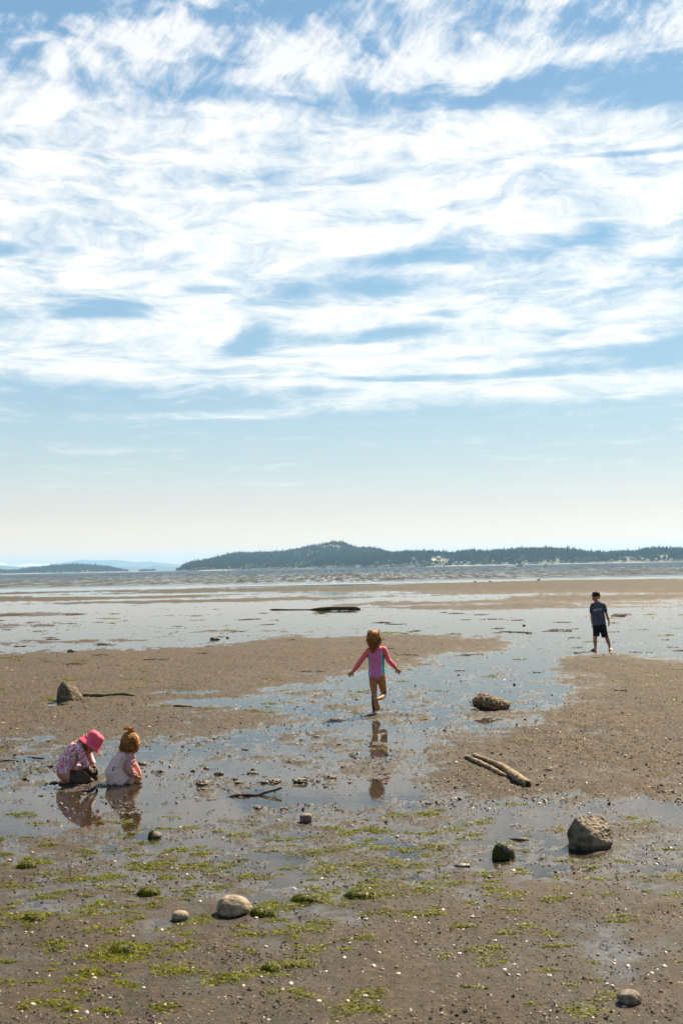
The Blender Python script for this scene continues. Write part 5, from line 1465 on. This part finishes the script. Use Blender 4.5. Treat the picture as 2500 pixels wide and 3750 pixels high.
limb(bm, [(*hp(0, -.084, .012), .009), (*hp(0, -.099, -.020), .012), (*hp(0, -.090, -.026), .013)], 8, 8)
for sx in (-1, 1):
    ball(bm, hp(sx * .077, .008, -.012), (.010, .017, .026), RH); ball(bm, hp(sx * .036, -.062, -.030), (.022, .020, .022), RH); limb(bm, [(*hp(sx * .012, -.083, .020), .007), (*hp(sx * .044, -.076, .020), .006)], 6, 8)
limb(bm, [(*hp(-.017, -.079, -.050), .0085), (*hp(.017, -.079, -.050), .0085)], 6, 8)
limb(bm, [P.q(500, 552, 0, .029), P.q(476, 566, .0, .031), P.q(458, 690, .02, .031), P.q(452, 810, .025, .028), P.q(450, 900, .015, .026), P.q(455, 1000, .0, .018)])
limb(bm, [P.q(705, 552, 0, .029), P.q(736, 568, .0, .031), P.q(785, 690, .02, .031), P.q(815, 810, .02, .028), P.q(838, 890, .005, .0265), P.q(855, 965, -.01, .019)])
hand(bm, P(455, 1000, 0), Vector((.15, -.15, -1)), (.3, -.9, -.1), 1.05, .6, .12)
hand(bm, P(855, 968, -.01), Vector((-.05, -.18, -1)), (-.55, -.8, 0), 1.1, .55, .12)
limb(bm, [P.q(560, 1110, 0, .068), P.q(535, 1220, -.015, .060), P.q(510, 1330, -.03, .045), P.q(506, 1420, -.015, .044), P.q(510, 1500, -.005, .034), P.q(514, 1585, .0, .026), P.q(516, 1615, .0, .026)])
foot(bm, P(522, 1650, .035), P(388, 1650, -.115), w=.037, h=.032)
limb(bm, [P.q(700, 1110, 0, .068), P.q(745, 1220, -.005, .060), P.q(790, 1335, -.01, .045), P.q(818, 1420, .01, .043), P.q(845, 1500, .02, .033), P.q(864, 1580, .035, .026), P.q(868, 1610, .04, .026)])
foot(bm, P(866, 1650, .075), P(878, 1650, -.115), w=.037, h=.032)
bmh = fused('body', bm, .0050, 4, .5)
V = verts_of(bmh); yc = 1650 - V[:, 2] / P.k; xc = V[:, 0] / P.k + 600
set_attr(bmh, 'mud', np.where((yc > 1615) & (xc < 470), .45, .06) + np.where(yc > 1640, .25, 0))
obj('body', bmh, mat_skin, boy)
for sx in (-1, 1):
    bm = bmesh.new(); ball(bm, hp(sx * .031, -.0805, .004), (.0105, .006, .0058), RH, 12); obj('eye', bm_mesh('eye', bm), mat_eye, boy)
bm = bmesh.new(); limb(bm, [(*hp(-.019, -.0875, -.052), .0030), (*hp(0, -.0905, -.051), .0042), (*hp(.019, -.0875, -.052), .0030)], 8, 8); obj('mouth', bm_mesh('mouth', bm), mat_lip, boy)
bm = bmesh.new(); ball(bm, hp(0, .026, .004), (.078, .080, .060), RH); obj('hair', bm_mesh('hair', bm), mat_haird, boy)
# T-shirt
def wrinkle(me, amp, fr=(18, 18, 9), seed=0.0, top=None):
    for v in me.vertices:
        p = v.co; a = amp if top is None else amp * max(0.15, min(1, (top - p.z) / .25))
        v.co = p + v.normal * a * mnoise.fractal(Vector((p.x * fr[0] + seed, p.y * fr[1], p.z * fr[2])), .8, 2.0, 3)
bm = bmesh.new()
loft(bm, [S_(626, 1034, -.004, 160, .108), S_(622, 1000, -.004, 157, .106), S_(618, 880, -.002, 149, .100), S_(608, 760, 0, 142, .096), S_(601, 650, 0, 138, .096), S_(597, 580, 0, 142, .091), S_(592, 545, 0, 138, .080), S_(586, 518, 0, 108, .068), S_(578, 494, -.002, 66, .060), S_(574, 484, -.004, 52, .054)], 26, 2.3)
limb(bm, [P.q(520, 552, 0, .040), P.q(474, 570, 0, .046), P.q(456, 660, .012, .046), P.q(450, 728, .02, .046)])
limb(bm, [P.q(690, 550, 0, .040), P.q(738, 572, 0, .046), P.q(770, 655, .012, .045), P.q(784, 704, .016, .045)])
tee = fused('t_shirt', bm, .006, 3, .6); wrinkle(tee, .010, (16, 16, 8), 2.0, P(0, 480).z)
obj('t_shirt', tee, mat_tee, boy)
bm = bmesh.new(); bmesh.ops.create_circle(bm, segments=24, radius=1.0)
pts = [P(573, 484, -.005) + Vector((math.cos(a) * .050, math.sin(a) * .052 - .004, -.010 - .016 * max(0, -math.sin(a)))) for a in np.linspace(0, 2 * math.pi, 25)]
bm.clear(); tube_bm(bm, pts, [.005] * 25, 7, False); obj('collar', bm_mesh('collar', bm), mat_tee, boy)
# shorts
bm = bmesh.new()
loft(bm, [S_(625, 1005, 0, 140, .092), S_(626, 1040, 0, 162, .105), S_(628, 1110, 0, 170, .112), S_(628, 1170, 0, 165, .106), S_(628, 1195, 0, 120, .08)], 24, 2.4)
tube_bm(bm, [P(560, 1090, 0), P(546, 1180, -.008), P(538, 1260, -.02), P(538, 1306, -.026)], [.078, .080, .076, .076], 20)
tube_bm(bm, [P(695, 1090, 0), P(716, 1180, 0), P(738, 1270, -.004), P(750, 1338, -.006)], [.080, .081, .074, .071], 20)
sh_ = fused('shorts', bm, .006, 3, .6); wrinkle(sh_, .008, (14, 14, 10), 7.0); obj('shorts', sh_, mat_short, boy)
# lettering on the chest
bvh = BVHTree.FromPolygons([v.co.copy() for v in tee.vertices], [list(p.vertices) for p in tee.polygons])
def lettering(text, x0, x1, z0, hgt, parent, mat, name):
    cu = bpy.data.curves.new('t', 'FONT'); cu.body = text; cu.resolution_u = 2; cu.space_character = 1.12
    o = bpy.data.objects.new('t', cu); COL.objects.link(o)
    dg = bpy.context.evaluated_depsgraph_get(); dg.update()
    me = bpy.data.meshes.new_from_object(o.evaluated_get(dg)); bpy.data.objects.remove(o, do_unlink=True)
    bm = bmesh.new(); bm.from_mesh(me); bmesh.ops.triangulate(bm, faces=bm.faces)
    for _ in range(2):
        lo = [e for e in bm.edges if e.calc_length() > .12]
        if lo: bmesh.ops.subdivide_edges(bm, edges=lo, cuts=1); bmesh.ops.triangulate(bm, faces=bm.faces)
    xs = [v.co.x for v in bm.verts]; ys = [v.co.y for v in bm.verts]; a, b_, c_, d_ = min(xs), max(xs), min(ys), max(ys)
    for v in bm.verts:
        x = x0 + (v.co.x - a) / (b_ - a) * (x1 - x0); z = z0 + (v.co.y - c_) / (d_ - c_) * hgt + (x - x0) * .06
        h_ = on_front(bvh, x, z, .0035); v.co = h_ if h_ is not None else Vector((x, -.1, z))
    return obj(name, bm_mesh(name, bm, False), mat, parent)
lettering('VOLCOM', P(503, 0).x, P(668, 0).x, P(0, 697).z, .044, boy, mat_print, 'lettering')
def decal(polys, parent, mat, name, bv, off=.0035):
    bm = bmesh.new()
    for poly in polys:
        bmf = []
        for (x, z) in poly:
            h_ = on_front(bv, x, z, off); bmf.append(bm.verts.new(h_ if h_ is not None else Vector((x, -.1, z))))
        bm.faces.new(bmf)
    bmesh.ops.subdivide_edges(bm, edges=bm.edges, cuts=2, use_grid_fill=True)
    for v in bm.verts:
        h_ = on_front(bv, v.co.x, v.co.z, off)
        if h_ is not None: v.co = h_
    return obj(name, bm_mesh(name, bm, False), mat, parent)
e0 = lambda x, y: (P(x, y).x, P(x, y).z)
decal([[e0(478, 668), e0(484, 652), e0(488, 668), e0(483, 684)], [e0(490, 655), e0(497, 668), e0(494, 700), e0(488, 684)], [e0(480, 690), e0(486, 690), e0(492, 706), e0(486, 712)]], boy, mat_print, 'stone_emblem', bvh)
# cap
cap = bpy.data.objects.new('cap', None)
bm = bmesh.new(); n = 24
rings = []
for j, (rz, rs) in enumerate(((.022, 1.0), (.045, 1.0), (.075, .96), (.098, .82), (.113, .58), (.121, .28))):
    rings.append([bm.verts.new(hp(math.sin(2 * math.pi * i / n) * .0835 * rs, .008 - math.cos(2 * math.pi * i / n) * .098 * rs, rz + (.006 if j < 4 and math.cos(2 * math.pi * i / n) > .3 else 0))) for i in range(n)])
tp = bm.verts.new(hp(0, .008, .124))
for a, b in zip(rings, rings[1:]):
    for i in range(n): bm.faces.new((a[i], a[(i + 1) % n], b[(i + 1) % n], b[i]))
for i in range(n): bm.faces.new((rings[-1][i], rings[-1][(i + 1) % n], tp))
capo = obj('cap', bm_mesh('cap', bm), mat_cap, boy)
bm = bmesh.new(); top, bot = [], []
for i in range(13):
    u = -1 + i / 6; x = u * .074
    for k, (f, lst) in enumerate(((0, 0), (1, 1))): pass
    y0 = .008 - math.sqrt(max(0, 1 - (x / .0835) ** 2)) * .098; y1 = y0 - .098 * (1 - abs(u) ** 2.6)
    top.append([bm.verts.new(hp(x, yy, .028 - .010 * u * u - .10 * (y0 - yy) * .4 + .004)) for yy in (y0 + .006, (y0 + y1) / 2, y1)])
    bot.append([bm.verts.new(hp(x, yy, .028 - .010 * u * u - .10 * (y0 - yy) * .4)) for yy in (y0 + .006, (y0 + y1) / 2, y1)])
for i in range(12):
    for k in range(2):
        bm.faces.new((top[i][k], top[i + 1][k], top[i + 1][k + 1], top[i][k + 1])); bm.faces.new((bot[i][k], bot[i][k + 1], bot[i + 1][k + 1], bot[i + 1][k]))
    bm.faces.new((top[i][2], top[i + 1][2], bot[i + 1][2], bot[i][2]))
obj('bill', bm_mesh('bill', bm), mat_cap, capo)
bm = bmesh.new(); ball(bm, hp(0, .008, .125), (.008, .008, .004), None, 10); obj('top_button', bm_mesh('top_button', bm), mat_cap, capo)
lg_ = []
bm = bmesh.new()
for (a0, a1, z0, z1) in ((-.30, -.16, .062, .078), (-.20, -.04, .074, .090), (-.06, .10, .060, .092), (.06, .28, .066, .080), (-.24, .22, .052, .060)):
    f = [hp(math.sin(a) * .0835 * (1 - max(0, z - .075) * 6), .008 - math.cos(a) * .0985 * (1 - max(0, z - .075) * 6) - .0035, z) for a, z in ((a0, z0), (a1, z0), (a1, z1), (a0, z1))]
    bm.faces.new([bm.verts.new(p) for p in f])
obj('cap_emblem', bm_mesh('cap_emblem', bm, False), mat_red, capo)

# ---- the kneeling toddler in the hat
P = Fig(420, 900, .0007838)
kp = at(150 + 420 / 3.136, 2580 + 893 / 3.136)
kid = thing('person', 'toddler in a floral swimsuit and pink sun hat kneeling with muddy legs and hands', 'person', (kp.x, kp.y, -0.008))
bm = bmesh.new()
def T_(x, y, d, hin, hd, ang):      # section of a leaning trunk: side vector lies in the picture plane
    return (P(x, y, d), hin, hd, (math.cos(R(ang)), 0, math.sin(R(ang))))
loft(bm, [T_(262, 800, 0, .035, .06, 0), T_(264, 770, 0, .062, .098, 8), T_(282, 705, 0, .078, .105, 20), T_(322, 632, 0, .082, .100, -38), T_(378, 562, 0, .079, .102, -40), T_(430, 502, 0, .074, .104, -40), T_(472, 458, 0, .060, .090, -42), T_(505, 432, 0, .042, .055, -44), T_(535, 418, 0, .033, .036, -50)], 22)
hcen = P(585, 425, 0)
hx_, hz_ = Vector((.66, .10, .745)).normalized(), Vector((.745, .0, -.66))   # hat axis (crown up) and the face direction
RK = Matrix(((hz_.x, 0, hx_.x), (hz_.y, 1, hx_.y), (hz_.z, 0, hx_.z)))
ball(bm, hcen, (.082, .074, .080), RK); ball(bm, hcen + hz_ * .030 - hx_ * .040, (.050, .052, .052), RK); ball(bm, hcen + hz_ * .078 - hx_ * .030, (.012, .010, .010), RK)
limb(bm, [P.q(465, 480, -.085, .034), P.q(492, 520, -.098, .034), P.q(512, 610, -.095, .029), P.q(522, 660, -.075, .026), P.q(545, 715, -.045, .019)])
limb(bm, [P.q(470, 470, .085, .034), P.q(505, 510, .095, .034), P.q(540, 610, .085, .028), P.q(575, 670, .06, .025), P.q(600, 715, .035, .019)])
hand(bm, P(545, 718, -.045), P(640, 775, -.03) - P(545, 718, -.045), (.2, .7, .5), .95, .35, .16)
hand(bm, P(602, 716, .035), P(665, 800, .02) - P(602, 716, .035), (.4, -.7, .3), .95, .5, .16)
limb(bm, [P.q(275, 765, -.055, .060), P.q(330, 800, -.068, .058), P.q(430, 845, -.075, .046), P.q(520, 868, -.070, .036), P.q(535, 885, -.068, .032), P.q(440, 890, -.06, .030), P.q(330, 884, -.055, .033), P.q(245, 882, -.05, .024)])
foot(bm, P(255, 905, -.05), P(120, 893, -.05), up=(.05, 0, -1), w=.028, h=.022)
limb(bm, [P.q(300, 750, .055, .060), P.q(400, 770, .07, .055), P.q(500, 785, .05, .046), P.q(590, 830, .03, .037), P.q(612, 862, .03, .034), P.q(560, 888, .04, .030), P.q(420, 888, .05, .032), P.q(280, 885, .055, .024)])
foot(bm, P(290, 905, .055), P(170, 895, .055), up=(.05, 0, -1), w=.028, h=.022)
limb(bm, [P.q(430, 745, -.03, .042), P.q(480, 800, -.05, .045), P.q(545, 850, -.055, .040), P.q(600, 880, -.04, .030)])
km = fused('body', bm, .0045, 4, .5)
V = verts_of(km); xc = V[:, 0] / P.k + 420; yc = 900 - V[:, 2] / P.k
da, ta = np.full(len(V), 9.), np.zeros(len(V))
for a, b, t0, t1 in [(P(492, 520, -.098), P(512, 610, -.095), 0, .5), (P(512, 610, -.095), P(545, 715, -.045), .5, 1), (P(505, 510, .095), P(540, 610, .085), 0, .5), (P(540, 610, .085), P(600, 715, .035), .5, 1)]:
    d_, t_ = seg_dist(V, a, b); u_ = d_ < da; da = np.where(u_, d_, da); ta = np.where(u_, t0 + (t1 - t0) * t_, ta)
armk = (da < .05) & (ta > .02)
cutl = 752 + (xc - 230) * .02
suit = ((yc < np.where(xc < 340, 765, 735 - (xc - 340) * .18)) & (xc < 522) & (~armk) & (yc > 425)) & ~((xc > 505) & (yc < 470)) | (armk & (ta < .93) & (yc < 712))
mud = np.where((yc > 735) & (xc > 365) & (da > .03), .85, 0) + np.where((yc > 872), .45, 0) + np.where(armk & (yc > 705), .62, 0) + np.where((xc < 205) & (yc > 840), .8, 0) + np.where((xc > 560) & (yc > 720), .5, 0)
set_attr(km, 'mud', np.clip(mud, 0, 1))
obj('body', km, mat_skin, kid)
for sel, nm in ((suit & ~armk, 'swimsuit'), (suit & armk & (V[:, 1] < 0), 'sleeve'), (suit & armk & (V[:, 1] > 0), 'sleeve')):
    obj(nm, shell_of(nm, km, sel, .0045, .003, 30), mat_floral, kid)
bm = bmesh.new(); n = 30; rings = []
prof = [(.118, -.030), (.102, -.008), (.088, .012), (.0835, .022), (.081, .050), (.076, .080), (.070, .096), (.058, .104), (.030, .107)]
hb = P(587, 440, 0)
uu = Vector((0, 1, 0)); uu = (uu - hx_ * uu.dot(hx_)).normalized(); ww = hx_.cross(uu)
for r_, h_ in prof:
    ring = []
    for i in range(n):
        a = 2 * math.pi * i / n; wob = 1 + .035 * math.sin(a * 3 + h_ * 9) + .02 * math.sin(a * 7 + 1)
        ring.append(bm.verts.new(hb + hx_ * (h_ + (.006 * math.sin(a * 2 + 1) if r_ > .09 else .003 * math.sin(a * 5))) + (uu * math.cos(a) + ww * math.sin(a)) * r_ * wob))
    rings.append(ring)
tp = bm.verts.new(hb + hx_ * .107)
for a, b in zip(rings, rings[1:]):
    for i in range(n): bm.faces.new((a[i], a[(i + 1) % n], b[(i + 1) % n], b[i]))
for i in range(n): bm.faces.new((rings[-1][i], rings[-1][(i + 1) % n], tp))
me = bm_mesh('sun_hat', bm); hat = obj('sun_hat', me, mat_hat, kid)
so = hat.modifiers.new('cloth', 'SOLIDIFY'); so.thickness = .003; ss = hat.modifiers.new('soft', 'SUBSURF'); ss.levels = 1; ss.render_levels = 1
bm = bmesh.new()
ring = [hb + hx_ * .026 + (uu * math.cos(a) + ww * math.sin(a)) * .0855 for a in np.linspace(0, 2 * math.pi, 30)]
tube_bm(bm, ring, [.0035] * 30, 6, False); obj('hat_band', bm_mesh('hat_band', bm), mat_hat, hat)
bm = bmesh.new(); ctr = []; g = np.random.default_rng(12)
for i in range(60):
    st = P(g.uniform(500, 560), g.uniform(400, 440), g.uniform(-.065, .05))
    ctr.append([st, st + Vector((.004, -.012, -.03)), P(g.uniform(480, 545), g.uniform(455, 490), st.y - .012), P(g.uniform(475, 540), g.uniform(480, 520), st.y - .010)])
strands(bm, None, ctr, .0050); obj('hair', bm_mesh('hair', bm), mat_hairb, kid)

# ---- the squatting toddler
P = Fig(960, 900, .0007838)
tp_ = at(150 + 960 / 3.136, 2580 + 896 / 3.136)
tod = thing('person', 'toddler in pale pink dungarees with a top knot squatting with her back to us', 'person', (tp_.x, tp_.y, -0.008))
sdt = (math.cos(R(-28)), math.sin(R(-28)), 0)
bm = bmesh.new()
S_ = lambda x, y, d, hw, hd: (P(x, y, d), hw * P.k, hd, sdt)
loft(bm, [S_(960, 885, 0, 90, .08), S_(950, 850, 0, 125, .10), S_(940, 780, 0, 122, .10), S_(955, 690, .01, 108, .09), S_(980, 610, .02, 96, .085), S_(1000, 565, .02, 80, .07), S_(1015, 530, .02, 50, .05), S_(1024, 505, .02, 36, .036), S_(1028, 470, .02, 34, .036)], 20)
hcn = P(1030, 420, .022); RT = Matrix.Rotation(R(-62 + 180), 3, 'Z')
def tp3(x, y, z): return hcn + RT @ Vector((x, y, z))     # face along local -y: away and to the right
ball(bm, hcn, (.072, .084, .080), RT); ball(bm, tp3(0, -.028, -.038), (.054, .056, .056), RT); ball(bm, tp3(0, -.088, -.024), (.010, .012, .011), RT)
for sx in (-1, 1): ball(bm, tp3(sx * .074, .006, -.014), (.009, .015, .021), RT); ball(bm, tp3(sx * .034, -.060, -.034), (.022, .020, .022), RT)
limb(bm, [P.q(1030, 585, -.035, .036), P.q(1052, 605, -.048, .036), P.q(1042, 690, -.085, .030), P.q(1045, 735, -.085, .028), P.q(1080, 775, -.07, .024), P.q(1112, 808, -.055, .018)])
hand(bm, P(1112, 808, -.055), P(1140, 900, -.045) - P(1112, 808, -.055), (.75, .6, 0), .92, .5, .16)
limb(bm, [P.q(950, 590, .075, .034), P.q(960, 640, .10, .030), P.q(1040, 710, .12, .027), P.q(1110, 790, .09, .018)])
hand(bm, P(1110, 792, .09), P(1135, 880, .085) - P(1110, 792, .09), (.6, -.7, 0), .92, .5, .16)
for d in (-.05, .10):
    limb(bm, [P.q(930, 840, d * .5, .058), P.q(990, 822, d * .9 + .02, .050), P.q(1035, 815, d + .03, .038), P.q(1046, 850, d + .03, .032), P.q(1040, 882, d + .03, .025)])
    foot(bm, P(1015, 900, d + .03), P(1135, 900, d + .055), w=.028, h=.024)
tm = fused('body', bm, .0045, 4, .5)
V = verts_of(tm); xc = V[:, 0] / P.k + 960; yc = 900 - V[:, 2] / P.k
set_attr(tm, 'mud', np.where(yc > 880, .4, 0) + np.where((xc > 1090) & (yc > 840), .12, 0))
obj('body', tm, mat_tan, tod)
bm = bmesh.new()
loft(bm, [S_(965, 895, 0, 120, .10), S_(948, 868, 0, 148, .125), S_(915, 815, -.01, 142, .130), S_(893, 762, -.015, 131, .125), S_(912, 710, -.005, 114, .112), S_(945, 650, .008, 104, .102), S_(978, 600, .016, 101, .094), S_(1000, 562, .02, 80, .074), S_(1012, 540, .02, 52, .056)], 24, 2.2)
limb(bm, [P.q(880, 800, -.02, .06), P.q(830, 765, -.02, .040), P.q(785, 752, -.02, .020)])
for d in (-.05, .10):
    limb(bm, [P.q(930, 840, d * .5, .072), P.q(990, 822, d * .9 + .02, .060), P.q(1035, 815, d + .03, .046), P.q(1046, 850, d + .03, .040), P.q(1040, 880, d + .03, .036)])
ov = fused('dungarees', bm, .0055, 4, .6); wrinkle(ov, .011, (20, 20, 13), 4.0)
obj('dungarees', ov, mat_over, tod)
ovm = bpy.data.objects['dungarees']
bm = bmesh.new()
limb(bm, [P.q(1018, 575, -.030, .040), P.q(1052, 606, -.048, .044), P.q(1042, 690, -.085, .037), P.q(1045, 735, -.085, .034), P.q(1078, 772, -.071, .030), P.q(1098, 794, -.061, .025)])
me = fused('sleeve', bm, .005, 3, .6); wrinkle(me, .010, (40, 40, 40), 3.0); obj('sleeve', me, mat_sleeve, tod)
bm = bmesh.new()
limb(bm, [P.q(955, 585, .070, .038), P.q(960, 640, .10, .036), P.q(1040, 710, .12, .032), P.q(1095, 775, .10, .025)])
me = fused('sleeve', bm, .005, 3, .6); obj('sleeve', me, mat_sleeve, tod)
bv2 = BVHTree.FromPolygons([v.co.copy() for v in ov.vertices], [list(p.vertices) for p in ov.polygons])
def strap(pix, w=.013):
    pts = [on_front(bv2, P(x, y).x, P(x, y).z, .004) or P(x, y, -.08) for x, y in pix]
    bm = bmesh.new(); Q = smooth_path(np.array(pts), 16); tube_bm(bm, Q, [w] * 16, 8, True, 0, 0, .30); return bm_mesh('strap', bm)
obj('strap', strap([(1052, 572), (1005, 605), (960, 650), (925, 690)]), mat_over, tod)
obj('strap', strap([(960, 560), (935, 600), (912, 645), (895, 690)]), mat_over, tod)
e0 = lambda x, y: (P(x, y).x, P(x, y).z)
decal([[e0(850, 683), e0(890, 681), e0(858, 735)]], tod, mat_navy, 'patch', bv2, .005)
decal([[e0(860, 689), e0(866, 689), e0(866, 700), e0(860, 700)], [e0(868, 689), e0(874, 689), e0(873, 698), e0(868, 699)]], tod, mat_print, 'patch_mark', bv2, .0075)
g = np.random.default_rng(14); bm = bmesh.new(); ball(bm, hcn + Vector((-.006, -.004, .008)), (.077, .080, .082), None)
ctr = []
for i in range(620):
    a = g.uniform(-2.75, 1.0); r_ = g.uniform(.05, 1.0)       # round the head except the face
    st = hcn + Vector((math.sin(a) * .078 * r_, -math.cos(a) * .078 * r_, .088 * math.sqrt(1 - r_ * r_ * .8)))
    out_ = Vector((math.sin(a), -math.cos(a), 0)); L = g.uniform(.10, .165)
    k1 = st + out_ * .012 + Vector((0, 0, -L * .35)); k2 = hcn + out_ * (.081 + g.normal(0, .005)) + Vector((g.normal(0, .008), 0, -.045 + g.normal(0, .012)))
    k3 = hcn + out_ * (.070 + g.normal(0, .015)) + Vector((g.normal(0, .012), 0, -.092 + g.normal(0, .014)))
    ctr.append([st, k1, k2, k3])
kn = P(1045, 330, .015)
for i in range(130):
    tipx, tipy = (P(g.uniform(950, 1020), g.uniform(248, 290), g.normal(0, .02)), 0) if g.random() < .6 else (P(g.uniform(1030, 1085), g.uniform(262, 320), g.normal(0, .02)), 0)
    ctr.append([kn + Vector((g.normal(0, .010), g.normal(0, .01), -.012)), kn + Vector((g.normal(0, .008), g.normal(0, .008), .020)), kn.lerp(tipx, .6) + Vector((0, 0, .018)), tipx])
strands(bm, None, ctr, .0030)
hr = obj('hair', bm_mesh('hair', bm), mat_hairr, tod)
bm = bmesh.new(); ring = [kn + Vector((math.cos(a) * .013, math.sin(a) * .013, .004)) for a in np.linspace(0, 2 * math.pi, 12)]
tube_bm(bm, ring, [.004] * 12, 6, False); obj('hair_tie', bm_mesh('hair_tie', bm), mat_sleeve, hr)
